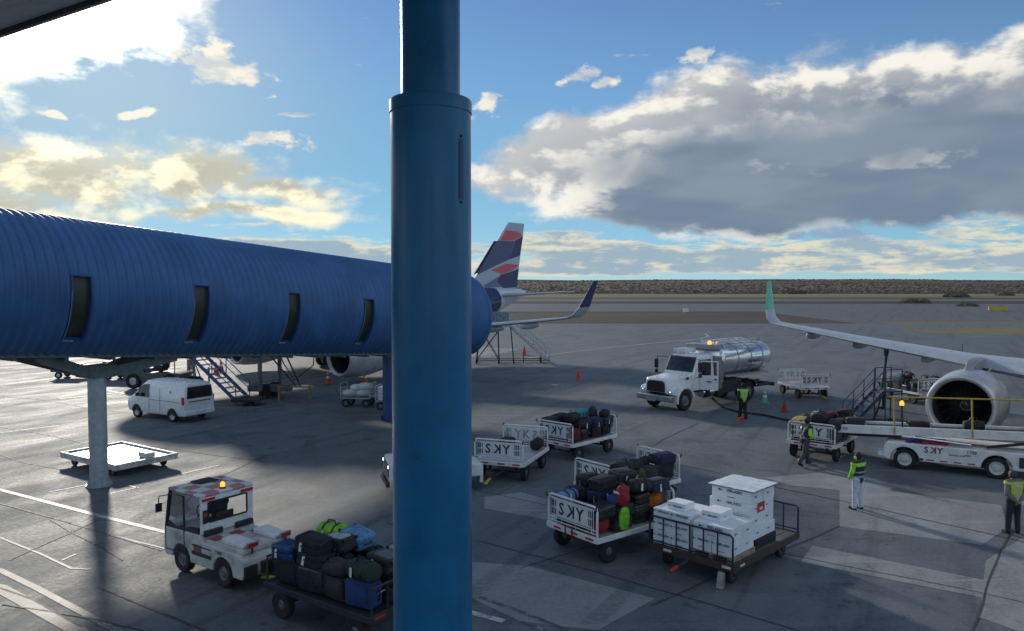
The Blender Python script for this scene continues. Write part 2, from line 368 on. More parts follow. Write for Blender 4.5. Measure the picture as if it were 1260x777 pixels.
# ------------------------------------------------------------------ the setting: ground
def sheet(name, poly, z, m, parent=None, kind='structure'):
    mb = MB(); mb.add([(p[0], p[1], z) for p in poly], [tuple(range(len(poly)))])
    o = mb.build(name, m, parent)
    if o.data.polygons[0].normal.z < 0: o.data.flip_normals()
    if parent is None: tag(o, kind=kind)
    return o
def rect(x0, x1, y0, y1): return [(x0, y0), (x1, y0), (x1, y1), (x0, y1)]
sheet('ground', rect(-6000, 6000, -400, 9000), -0.02, SOIL)
apron = sheet('apron', rect(-260, 260, -60, 122), 0.0, ASPH)
def wavy(y0, y1, x0, x1, a, seed, n=60):
    top = []; bot = []
    for i in range(n + 1):
        x = x0 + (x1 - x0) * i / n
        bot.append((x, y0 + a * mnoise.noise(Vector((x * .02, seed, 0))))); top.append((x, y1 + a * mnoise.noise(Vector((x * .02, seed + 5, 0)))))
    return bot + top[::-1]
def strip(name, y0, y1, x0, x1, a, seed, z, m):
    w = wavy(y0, y1, x0, x1, a, seed); n = len(w) // 2; mb = MB()
    mb.add([(p[0], p[1], z) for p in w], [(i, i + 1, len(w) - 2 - i, len(w) - 1 - i) for i in range(n - 1)])
    return tag(mb.build(name, m), kind='structure')
SOIL2 = soil_mat('brown_soil', (0.075, 0.068, 0.058), (0.10, 0.085, 0.066), (0.05, 0.048, 0.044))
strip('verge', 122, 168, -400, 60, 7, 1.3, -0.012, SOIL2)
strip('taxiway', 172, 232, -900, 900, 2, 4.3, -0.008, TARM)
strip('apron_link', 121.9, 173, 55, 190, 1, 8.8, -0.006, TARM)
strip('dry_grass_verge', 118, 128, 60, 110, 2, 3.1, -0.003, GRASS)
strip('runway', 262, 300, -1500, 1500, 1, 6.1, -0.008, TARM)
strip('dry_grass', 325, 425, -1200, 1400, 14, 9.1, -0.01, GRASS)
# grassy island on the right of the apron
isl = []
for k in range(40):
    a = 2 * math.pi * k / 40; r = 1 + .18 * mnoise.noise(Vector((math.cos(a) * 2, math.sin(a) * 2, 3)))
    isl.append((78 + 26 * r * math.cos(a), 104 + 7.5 * r * math.sin(a)))
sheet('grass_island', isl, 0.006, GRASS)

def hill():
    mb = MB(); nx, ny = 150, 22; vs = []; fs = []
    for j in range(ny + 1):
        y = 430 + 1500 * (j / ny) ** 1.6
        for i in range(nx + 1):
            x = -1500 + 3400 * i / nx
            t_ = min(1, (y - 430) / 620); t_ = t_ * t_ * (3 - 2 * t_)
            z = -0.05 + 9.0 * t_ * (1 + .32 * mnoise.noise(Vector((x * .004, y * .003, 1.5)))) + 1.3 * t_ * mnoise.noise(Vector((x * .018, y * .012, 7)))
            vs.append((x, y, z))
    for j in range(ny):
        for i in range(nx): a = j * (nx + 1) + i; fs.append((a, a + 1, a + nx + 2, a + nx + 1))
    mb.add(vs, fs); o = mb.build('scrub_hill', SCRUB, angle=180); return tag(o, kind='structure')
hill()
def hill_z(x, y):
    t_ = max(0, min(1, (y - 430) / 620)); t_ = t_ * t_ * (3 - 2 * t_)
    return -0.05 + 9.0 * t_ * (1 + .32 * mnoise.noise(Vector((x * .004, y * .003, 1.5)))) + 1.3 * t_ * mnoise.noise(Vector((x * .018, y * .012, 7)))
BUSH = mat('scrub_foliage', (0.105, 0.09, 0.072), .95, var=.2, scale=.04, spec=.05); BUSH2 = mat('dry_scrub_foliage', (0.13, 0.107, 0.083), .95, var=.3, scale=.03, spec=.05)
def scrub():
    rnd = random.Random(4)
    for mname, mm, cnt in (('dark_scrub', BUSH, 10000), ('dry_scrub', BUSH2, 9000)):
        mb = MB()
        for i in range(cnt):
            y = 425 + 760 * rnd.random() ** 1.5; x = (rnd.random() - .5) * 2 * y * .78 + 120
            s_ = rnd.uniform(.28, .75) * (1 + .6 * (rnd.random() < .15)); z = hill_z(x, y)
            n = 6; rs = []
            for (h, k) in ((-.2, .75), (.35, 1.0), (.8, .7), (1.05, .2)):
                rs.append([(x + s_ * 1.5 * k * rnd.uniform(.7, 1.25) * math.cos(2 * math.pi * q / n), y + s_ * 1.2 * k * rnd.uniform(.7, 1.25) * math.sin(2 * math.pi * q / n), z + .6 * s_ * h * rnd.uniform(.8, 1.2)) for q in range(n)])
            mb.rings(rs)
        o = mb.build(mname, mm, angle=180); tag(o, 'low dark scrub covering the hill on the horizon' if mm is BUSH else 'low dry brown scrub covering the hill on the horizon', 'scrub', kind='stuff')
scrub()
# single low mounds of bush on the far verge
rndm = random.Random(8)
for i, (px, py, s_) in enumerate(((1130, 373, 1.5), (1181, 366, 1.6), (1238, 364, 1.8), (976, 362, 1.9), (1190, 377, 1.0))):
    p = gp(px, py); mb = MB()
    for k in range(9):
        a = rndm.uniform(0, 6.28); rr = rndm.uniform(0, 3.4) * s_
        n = 8; c = (p.x + rr * math.cos(a), p.y + rr * math.sin(a) * .5); h = rndm.uniform(.7, 1.2) * s_
        mb.rings([[(c[0] + 1.7 * kk * s_ * rndm.uniform(.7, 1.2) * math.cos(6.283 * q / n), c[1] + 1.2 * kk * s_ * rndm.uniform(.7, 1.2) * math.sin(6.283 * q / n), h * hh * rndm.uniform(.8, 1.1)) for q in range(n)] for hh, kk in ((-.05, 1.), (.45, .9), (.8, .6), (1, .15))])
    tag(mb.build('low_bush', BUSH, angle=20), ['dark low bush mound between the taxiways above the far luggage carts', 'dark bush at the grass edge left of the rightmost one', 'rightmost dark bush at the edge of the yellow grass', 'dark bush beside the top of the green winglet', 'small dark bush on the soil strip near the yellow sign'][i], 'bush', 'bushes on the far verge')

# patches, joints and painted lines of the apron
def patch(name, pts, m, z=0.004): return sheet(name, [gp(*p)[:2] for p in pts], z, m, apron)
for k, pts in enumerate(([(1033, 597), (1232, 622), (1240, 650), (1208, 671), (1033, 648)], [(1213, 690), (1262, 660), (1300, 700), (1290, 790), (1205, 760)],
            [(581, 692), (650, 697), (806, 737), (735, 776), (640, 765), (581, 737)], [(596, 612), (640, 606), (770, 640), (742, 652), (596, 626)],
            [(940, 588), (1010, 582), (1100, 600), (1088, 609), (975, 598)], [(1000, 672), (1290, 730), (1290, 752), (985, 692)],
            [(560, 425), (640, 430), (600, 440), (540, 440)], [(1240, 575), (1320, 590), (1320, 640), (1250, 620)])):
    patch('concrete_patch', pts, CONC, 0.004 + .0004 * k)
def line(pts, w, m, z=0.008, name='painted_line'):
    P = [Vector(gp(*p)[:2] if not isinstance(p, Vector) else p[:2]) for p in pts]; L = []; Rr = []
    for i, p in enumerate(P):
        d = (P[min(i + 1, len(P) - 1)] - P[max(i - 1, 0)]).normalized(); n = Vector((-d.y, d.x)) * w / 2
        L.append(p + n); Rr.append(p - n)
    mb = MB(); n = len(P)
    mb.add([(p.x, p.y, z) for p in L + Rr], [(i, i + 1, n + i + 1, n + i) for i in range(n - 1)])
    o = mb.build(name, m, apron)
    if o.data.polygons[0].normal.z < 0: o.data.flip_normals()
    return o
line([(-60, 588), (0, 603), (118, 634), (207, 656), (300, 680), (380, 701), (620, 765)], .17, PAINT_W)
line([(-40, 650), (0, 662), (50, 682), (88, 700), (112, 701)], .07, PAINT_W2)
line([(76, 690), (94, 682)], .07, PAINT_W2)
line([(120, 655), (165, 666), (205, 676)], .06, PAINT_W2)
line([(-60, 690), (0, 702), (45, 724), (150, 780), (210, 815)], .16, PAINT_W2)
line([(-60, 710), (0, 724), (60, 757), (110, 785)], .30, PAINT_W2, .0075)
line([(0, 724), (40, 738), (100, 772)], .05, JOINT, .0095, 'joint')
line([(60, 606), (102, 598)], .07, PAINT_W2); line([(135, 608), (170, 600)], .07, PAINT_W2); line([(155, 597), (170, 601)], .07, PAINT_W2)
line([(180, 592), (225, 583), (270, 573)], .11, PAINT_W2)
line([(0, 475), (40, 470), (80, 463), (130, 458)], .12, PAINT_W2)
line([(73, 491), (104, 488), (130, 485), (163, 482)], .16, PAINT_W); line([(128, 480), (160, 486)], .13, PAINT_W)
line([(0, 533), (40, 528), (73, 524)], .12, PAINT_W2)
line([(310, 475), (360, 466), (410, 460), (440, 457)], .15, PAINT_W); line([(394, 465), (415, 462)], .12, PAINT_W)
line([(300, 505), (330, 506)], .22, PAINT_W2)
line([(330, 495), (400, 494), (420, 493)], .07, PAINT_W2)
line([(410, 549), (450, 541), (486, 534)], .09, PAINT_W2)
line([(590, 448), (640, 443), (690, 435), (760, 427), (820, 421), (862, 417), (872, 414), (868, 411), (850, 410)], .22, PAINT_W)
line([(630, 447), (600, 444), (640, 438)], .12, PAINT_W2)
line([(580, 496), (612, 495)], .34, PAINT_W2)
line([(757, 463), (770, 467), (790, 478)], .10, PAINT_W2); line([(757, 463), (800, 460)], .07, PAINT_W2)
line([(620, 402), (760, 408), (900, 406), (1150, 415)], .18, PAINT_W2)
line([(650, 484), (740, 487)], .10, PAINT_W2)
line([(590, 735), (650, 757), (700, 777)], .12, PAINT_W2); line([(640, 765), (670, 776)], .10, PAINT_W2)
line([(100, 545), (60, 536), (0, 526)], .05, JOINT, .0095, 'joint'); line([(0, 488), (60, 493), (105, 502), (160, 509)], .07, JOINT, .0095, 'joint')
line([(200, 551), (260, 560), (310, 566)], .05, JOINT, .0095, 'joint'); line([(0, 560), (30, 570), (75, 578)], .05, JOINT, .0095, 'joint')
line([(0, 620), (80, 642), (200, 678)], .06, JOINT, .0095, 'joint'); line([(120, 722), (200, 755), (260, 780)], .06, JOINT, .0095, 'joint')
wr = random.Random(14)
def tar_seal(a, b, w=.05, amp=.10):
    a, b = gp(*a), gp(*b); n = max(6, int((b - a).length / .6)); d = (b - a).normalized(); q = Vector((-d.y, d.x, 0)); s0 = wr.uniform(0, 99)
    line([a + (b - a) * (k / n) + q * amp * 2 * mnoise.noise(Vector((k * .22 + s0, s0, 0))) for k in range(n + 1)], w, JOINT, .0098, 'tar_seal')
for a_, b_ in (((581, 604), (1262, 742)), ((600, 520), (1262, 668)), ((590, 665), (985, 777)), ((1033, 648), (800, 745)), ((1242, 651), (1190, 777)), ((960, 596), (640, 700)), 
               ((240, 470), (480, 520)), ((330, 560), (200, 620)), ((60, 640), (150, 690)), ((10, 690), (120, 640)), ((0, 745), (190, 777)), ((860, 520), (700, 600))): tar_seal(a_, b_, wr.uniform(.035, .06))
c = gp(683, 474); ring = [(c.x + 1.05 * math.cos(k * math.pi / 14), c.y + 1.05 * math.sin(k * math.pi / 14)) for k in range(28)]
sheet('painted_disc', ring, 0.009, PAINT_W2, apron)
sheet('painted_disc', [(c.x + .28 * math.cos(k * math.pi / 8), c.y + .28 * math.sin(k * math.pi / 8)) for k in range(16)], 0.013, PAINT_W, apron)

# ------------------------------------------------------------------ jet bridge
BLUE_T = mat('weathered_blue_sheet', (0.040, 0.122, 0.285), .48, var=.16, scale=0.8, dirt=.24, dirtcol=(0.085, 0.175, 0.33), spec=.4)
BLUE_S = mat('blue_steel', (0.018, 0.06, 0.19), .45, var=.15, dirt=.2); BLUE_P = mat('blue_post_paint', (0.004, 0.145, 0.310), .32, var=.18, scale=1.6, dirt=.32, dirtcol=(0.035, 0.17, 0.31))
UNDER = mat('bridge_underside_steel', (0.10, 0.125, 0.13), .6, var=.2, dirt=.3); COLM = mat('column_grey_blue', (0.38, 0.43, 0.46), .38, .25, var=.12, dirt=.25)
FRAME = mat('pale_window_frame', (0.22, 0.27, 0.30), .4)
bridge = thing('jet_bridge', 'blue corrugated round passenger boarding tunnel on columns crossing the left half', 'jet bridge', (-13.4, 24.8, 0))
AX = Vector((0.534, 0.845, 0)).normalized(); SIDE = Vector((AX.y, -AX.x, 0)); TR = 2.2; SLOPE = -0.0745
def tz(t): return 6.27 + SLOPE * t
def tp(t, ang, r):     # point on the tunnel at t metres along, ang from the camera-side horizontal
    c = AX * t; return Vector((c.x + SIDE.x * r * math.cos(ang), c.y + SIDE.y * r * math.cos(ang), tz(t) + r * math.sin(ang)))
A0, A1 = R(-62), R(242)       # open at the bottom, closed by the floor
WIN_T = [-5.6, -1.6, 2.35, 6.32, 10.4, 14.6]; WW = .285; WA0, WA1 = R(-43), R(10)
RIB = 0.285; T0, T1 = -17.0, 19.3
def tunnel():
    mb = MB(); nA = 76; ts = []; t = T0
    while t < T1:
        ts += [(t, 0.0), (t + RIB * .26, .012), (t + RIB * .42, .055), (t + RIB * .56, .066), (t + RIB * .70, .055), (t + RIB * .86, .012)]; t += RIB
    ts.append((T1, 0.0))
    angs = [A0 + (A1 - A0) * j / nA for j in range(nA + 1)]
    vs = [tp(t, a, TR + dr) for (t, dr) in ts for a in angs]; fs = []; n = nA + 1
    for i in range(len(ts) - 1):
        tm = (ts[i][0] + ts[i + 1][0]) / 2
        for j in range(nA):
            am = (angs[j] + angs[j + 1]) / 2
            if WA0 < am < WA1 and any(abs(tm - w) < WW for w in WIN_T): continue
            fs.append((i * n + j, i * n + j + 1, (i + 1) * n + j + 1, (i + 1) * n + j))
    mb.add(vs, fs); o = mb.build('corrugated_cover', BLUE_T, bridge, angle=70)
    # floor structure: deck plate with edge beams
    mb = MB()
    hw = TR * math.cos(A0); zb = TR * math.sin(A0)
    def cs(t, pts): return [Vector((AX.x * t + SIDE.x * y, AX.y * t + SIDE.y * y, tz(t) + z)) for y, z in pts]
    prof = [(hw + .03, zb + .10), (hw + .03, zb - .10), (-hw - .03, zb - .10), (-hw - .03, zb + .10)]
    mb.rings([cs(T0, prof), cs(T1, prof)]); mb.build('floor_beam', UNDER, bridge)
    mb = MB()
    tt = T0 + 1
    while tt < T1: mb.rings([cs(tt, [(hw - .05, zb - .102), (hw - .05, zb - .20), (-hw + .05, zb - .20), (-hw + .05, zb - .102)]), cs(tt + .12, [(hw - .05, zb - .102), (hw - .05, zb - .20), (-hw + .05, zb - .20), (-hw + .05, zb - .102)])]); tt += 1.45
    mb.build('cross_beam', UNDER, bridge)
    # far end: closing wall with raised rings
    mb = MB(); ringA = [A0 + (A1 - A0) * j / 60 for j in range(61)]
    mb.rings([[tp(T1 + dt, a, r) for a in ringA] for dt, r in ((0, 2.2), (.05, 2.30), (.25, 2.30), (.30, 2.18), (.55, 2.10), (.60, 1.6))], 0, False, False, True)
    mb.build('end_collar', BLUE_T, bridge)
    for w in WIN_T:
        pane = MB(); na = 14; an = [WA0 + (WA1 - WA0) * k / na for k in range(na + 1)]
        pane.rings([[tp(w + s_ * (WW + .02), a, TR - .10) for a in an] for s_ in (-1, 1)], 0, False, False, False)
        po = pane.build('window_pane', GLASS_G, bridge)
        fr = MB()
        for s_ in (-1, 1): fr.rings([[tp(w + s_ * WW + d_, a, r) for a in an] for d_, r in ((-.025, TR - .12), (-.025, TR + .035), (.025, TR + .035), (.025, TR - .12))], 0, False, False, False)
        for a_ in (WA0, WA1): fr.rings([[tp(w + q, a_ + da, r) for q in (-WW, WW)] for da, r in ((-.012, TR - .12), (-.012, TR + .035), (.012, TR + .035), (.012, TR - .12))], 0, False, False, False)
        fr.build('window_frame', BLUE_S, po)
        sl = MB(); sl.rings([[tp(w + q, WA0 + da, r) for q in (-WW - .03, WW * .0)] for da, r in ((0, TR + .02), (0, TR + .07), (.012, TR + .07), (.012, TR + .02))], 0, False, True, True)
        sl.rings([[tp(w - WW + q, a, TR + .045) for a in an[:12]] for q in (-.03, -.012)], 0, False, False, False)
        sl.build('window_bead', FRAME, po)
tunnel()
def bridge_column(t, m, name, r, fancy):
    c = AX * t; zt = tz(t) + TR * math.sin(A0) - .1
    mb = MB()
    if fancy: # rolled box column, octagonal
        mb.cyl((c.x, c.y, 0.04), (c.x, c.y, zt - .62), r, n=20)
    else: mb.cyl((c.x, c.y, 0.04), (c.x, c.y, zt), r, n=20)
    o = mb.build('column', m, bridge)
    mb = MB(); mb.cyl((c.x, c.y, 0.0), (c.x, c.y, .05), r * 1.45, n=20)
    for k in range(8):
        a = k * math.pi / 4; q = Vector((math.cos(a), math.sin(a), 0))
        mb.add([c + q * r * .95 + Vector((0, 0, .05)), c + q * r * 1.4 + Vector((0, 0, .05)), c + q * r * .95 + Vector((0, 0, .35))], [(0, 1, 2)])
    mb.build('base_plate', m, o)
    if fancy:
        mb = MB(); u, v = AX, SIDE
        mb.rings([[c + u * a * .45 + v * b * .42 + Vector((0, 0, zt - z_)) for a, b in ((-1, -1), (1, -1), (1, 1), (-1, 1))] for z_ in (.68, .30)])
        mb.build('column_head', UNDER, o)
        for a in (-1, 1):
            for b in (-1, 1):
                am = MB()
                p0 = c + u * a * .25 + v * b * .25 + Vector((0, 0, zt - .55)); p1 = c + u * a * 2.25 + v * b * .85 + Vector((0, 0, zt + .02 + SLOPE * a * 2.25))
                w_ = SIDE * .10; h_ = Vector((0, 0, .17))
                am.rings([[p + w_ * i + h_ * j for i, j in ((-1, -1), (1, -1), (1, 1), (-1, 1))] for p in (p0, p1)]); am.build('bracket_arm', UNDER, o)
bridge_column(0.0, COLM, 'c', .275, True)
bridge_column(14.1, BLUE_S, 'c', .32, False)
bridge_column(-13.0, COLM, 'c', .34, True)

# telescopic second tunnel to the aircraft door, behind the fixed one, with its stairs and wheel carriage
tele = thing('telescopic_tunnel', 'blue box tunnel behind the round boarding tunnel leading to the far airliner', 'jet bridge', (-3.2, 41.0, 0))
endp = Vector((-16.6, 44.6, 0)) - Vector((-3.2, 41.0, 0)); ud = endp.normalized(); nd = Vector((-ud.y, ud.x, 0)); Lt = endp.length
def tbox(a, b, w, z0a, z1a, z0b, z1b):
    mb = MB(); mb.rings([[ud * a + nd * y + Vector((0, 0, z)) for y, z in ((-w, z0a), (w, z0a), (w, z1a), (-w, z1a))], [ud * b + nd * y + Vector((0, 0, z)) for y, z in ((-w, z0b), (w, z0b), (w, z1b), (-w, z1b))]]); return mb
tbox(1.8, Lt * .55, 1.45, 3.3, 6.0, 3.35, 6.05).build('outer_tunnel', BLUE_T, tele, .05)
tbox(Lt * .5, Lt - 1.8, 1.25, 3.42, 5.85, 3.45, 5.88).build('inner_tunnel', BLUE_S, tele, .05)
tbox(Lt - 2.0, Lt + 1.2, 1.6, 3.3, 6.0, 3.3, 6.0).build('cab', BLUE_T, tele, .05)
dr = MB()
cpos = ud * (Lt - 2.9)
for s_ in (-1, 1): dr.cyl(cpos + nd * s_ * 1.0 + Vector((0, 0, .5)), cpos + nd * s_ * 1.0 + Vector((0, 0, 3.4)), .12, n=12)
dr.bx((cpos.x, cpos.y, .55), (2.4, .6, .35)); dr.build('lift_column', UNDER, tele)
for s_ in (-1, 1):
    wv = MB(); c_ = cpos + nd * s_ * .5; wv.cyl(c_ - ud * .16 + Vector((0, 0, .42)), c_ + ud * .16 + Vector((0, 0, .42)), .42, n=20); wv.build('wheel', RUBBER, tele)
br = MB()
for s_ in (-1, 1): br.cyl(cpos + nd * s_ * 1.0 + Vector((0, 0, 3.2)), cpos - ud * 1.8 + nd * s_ * .2 + Vector((0, 0, .7)), .045, n=6)
br.tube([cpos + Vector((.5, -.6, 3.2)), cpos + Vector((1.0, -.7, 2.0)), cpos + Vector((1.6, -.7, 1.1)), cpos + Vector((2.6, -.5, 1.9)), cpos + Vector((2.7, -.4, 3.2))], .035, 6)
br.build('brace_and_cable', DARKM, tele)
gy = MB()
for dx in (.9, 2.6): gy.cyl(cpos + Vector((dx, -1.3, 0)), cpos + Vector((dx, -1.3, .85)), .07, n=10)
gy.cyl(cpos + Vector((.9, -1.3, .78)), cpos + Vector((2.6, -1.3, .78)), .04, n=8); gy.build('yellow_guard', mat('grimy_yellow', (.26, .20, .04), .6, dirt=.6), tele)
# service stairs
sA = gp(299, 498); sB = Vector((sA.x - 4.6, sA.y + 2.2, 3.75))
st = thing('service_stairs', 'blue steel service stairs going up under the round tunnel behind the van', 'stairs', (sA.x, sA.y, 0))
def stairs(parent, p0, p1, w, n, rail_m, step_m, rail_h=.95, r=.03):
    p0, p1 = Vector(p0), Vector(p1); d = p1 - p0; h = Vector((d.x, d.y, 0)).normalized(); s = Vector((-h.y, h.x, 0)) * w / 2
    for k in range(n):
        q = p0 + d * ((k + .7) / n); mb = MB()
        mb.rings([[q + h * a + s * b + Vector((0, 0, c_)) for a, b in ((-.13, -1), (.13, -1), (.13, 1), (-.13, 1))] for c_ in (-.02, .02)]); mb.build('tread', step_m, parent)
    for e in (-1, 1):
        mb = MB(); up = Vector((0, 0, .11))
        mb.rings([[p + s * e + s.normalized() * a + up * b for a, b in ((-.03, -1), (.03, -1), (.03, 1), (-.03, 1))] for p in (p0, p1)]); mb.build('stringer', rail_m, parent)
        mb = MB(); u = Vector((0, 0, rail_h))
        mb.cyl(p0 + s * e + u, p1 + s * e + u, r, n=6); mb.cyl(p0 + s * e + u * .55, p1 + s * e + u * .55, r * .8, n=6)
        for k in range(4): q = p0 + d * (k / 3) + s * e; mb.cyl(q, q + u, r, n=6)
        mb.build('handrail', rail_m, parent)
stairs(st, (0, 0, .25), sB - Vector((sA.x, sA.y, 0)), 1.0, 15, BLUE_S, GALV)
mb = MB(); mb.bx((.35, -.1, .3), (1.5, 1.2, .12)); mb.build('bottom_landing', DARKM, st)
for s_ in (-1, 1): mb = MB(); mb.cyl((.3, s_ * .45 - .1, .17), (.5, s_ * .45 - .1, .17), .17, n=14); mb.build('wheel', RUBBER, st)
mb = MB(); mb.cyl((-2.2, 1.0, 0.1), (-2.2, 1.0, 1.9), .05, n=8); mb.cyl((-2.2, 1.0, 0.1), (-3.4, 1.5, 2.7), .035, n=6); mb.build('support_leg', BLUE_S, st)

# ------------------------------------------------------------------ the foreground post and the canopy corner
post = thing('telescoping_post', 'thick blue round steel post, narrower above a collar, standing close in the foreground', 'post', (-0.625, 6.0, 0))
mb = MB(); zc = CAM_H + (347 - 127) / FPX * 6.0
mb.lathe([(0, .36), (.02, .36), (.03, .309), (zc - .10, .309), (zc - .10, .316), (zc - .012, .316), (zc, .306), (zc, .225)], axis='z', n=72)
mb.build('outer_tube', BLUE_P, post, angle=30)
mb = MB(); mb.lathe([(zc - .3, .2265), (9.595, .2265)], axis='z', n=72, cap=True); mb.build('inner_tube', BLUE_P, post)
# the slot in the outer tube, facing right of the camera
mb = MB(); an = R(-38)
for k in range(6):
    pass
zs0, zs1 = CAM_H + (347 - 246) / FPX * 5.8, CAM_H + (347 - 172) / FPX * 5.8
mb.rings([[(.3135 * math.cos(an + da), .3135 * math.sin(an + da), z) for z in (zs0, zs1)] for da in (-.07, -.02, .02, .07)], 0, False, False, False)
slot = mb.build('slot', BLUE_S, post)
for z_ in (zs0 - .02, zs1 + .02): mb = MB(); mb.ball((.31 * math.cos(an), .31 * math.sin(an), z_), .012, 8, 6); mb.build('bolt', DARKM, post)
CANM = mat('canopy_grey', (0.72, 0.73, 0.70), .7, var=.1)
can = thing('roof_canopy', 'grey flat roof canopy corner in the upper left of the view', 'canopy', (-6.3, 7.0, 9.6))
mb = MB(); poly = [(-5.0, 5.4), (.04, 2.44), (2.02, 1.21), (6.4, -1.51), (12.5, -5.3), (12.5, -9.0), (-9.0, -9.0), (-9, 5.4)]
mb.prism(poly, 'z', 0, .45); mb.build('soffit', CANM, can)
mb = MB(); 
for a, b in zip(poly[:4], poly[1:5]):
    a, b = Vector((*a, 0)), Vector((*b, 0)); d = (b - a).normalized(); n = Vector((d.y, -d.x, 0)) * -1
    mb.rings([[p + n * q + Vector((0, 0, z)) for q, z in ((.003, -.06), (.06, -.06), (.06, .5), (.003, .5))] for p in (a, b)])
mb.build('fascia', DARKM, can)
mb = MB(); mb.cyl((-4.0, -3.0, -9.6), (-4.0, -3.0, -.003), .2, n=16); mb.build('support_column', COLM, can)
# ------------------------------------------------------------------ airliners
def airfoil(n=9, t_=.12):
    xs = [0.5 * (1 - math.cos(math.pi * k / n)) for k in range(n + 1)]
    yt = lambda x: 5 * t_ * (0.2969 * math.sqrt(x) - .126 * x - .3516 * x * x + .2843 * x ** 3 - .1015 * x ** 4)
    up = [(x, yt(x) * 1.05 + .018 * math.sin(math.pi * x)) for x in xs]; lo = [(x, -yt(x) * .85 + .012 * math.sin(math.pi * x)) for x in xs]
    return up + lo[-2:0:-1]
AF = airfoil()
def wsec(le, chord, thick, up=(0, 0, 1)):
    """wing section: leading edge point, chord along -x, thickness along up"""
    u = Vector(up).normalized(); return [Vector(le) + Vector((-x * chord, 0, 0)) + u * (z * chord * thick / .12) for x, z in AF]
SILVER = mat('polished_lip', (0.50, 0.52, 0.54), .38, .35, var=.06); WING = mat('wing_grey', (0.42, 0.45, 0.48), .32, .15, var=.07, dirt=.12, dirtcol=(.3, .31, .32), scale=1.5)
AIRW = mat('airliner_white', (0.66, 0.69, 0.72), .25, var=.05, coat=.3, scale=1.0); NAVY = mat('airliner_indigo', (0.026, 0.028, 0.10), .3, coat=.3, var=.1)
COWL = mat('cowl_grey', (0.46, 0.48, 0.50), .30, .25, var=.08, scale=1.5); INLET = mat('inlet_liner', (0.04, 0.042, 0.045), .6); FANM = mat('fan_titanium', (0.018, 0.019, 0.021), .5, .5); TEAL = mat('winglet_green', (0.045, 0.42, 0.22), .32, coat=.3, var=.06)
PYL = mat('pylon_grey', (0.22, 0.24, 0.26), .4, .2, dirt=.2); CORAL = mat('tail_coral', (0.62, 0.10, 0.13), .35, var=.05); TGREY = mat('tail_grey_blue', (0.13, 0.17, 0.25), .35, var=.08)
TPALE = mat('tail_pale', (0.42, 0.47, 0.52), .35, var=.05); TNAVY = mat('tail_navy', (0.035, 0.04, 0.12), .35, var=.1); TMID = mat('tail_slate', (0.075, 0.085, 0.17), .35, var=.08)
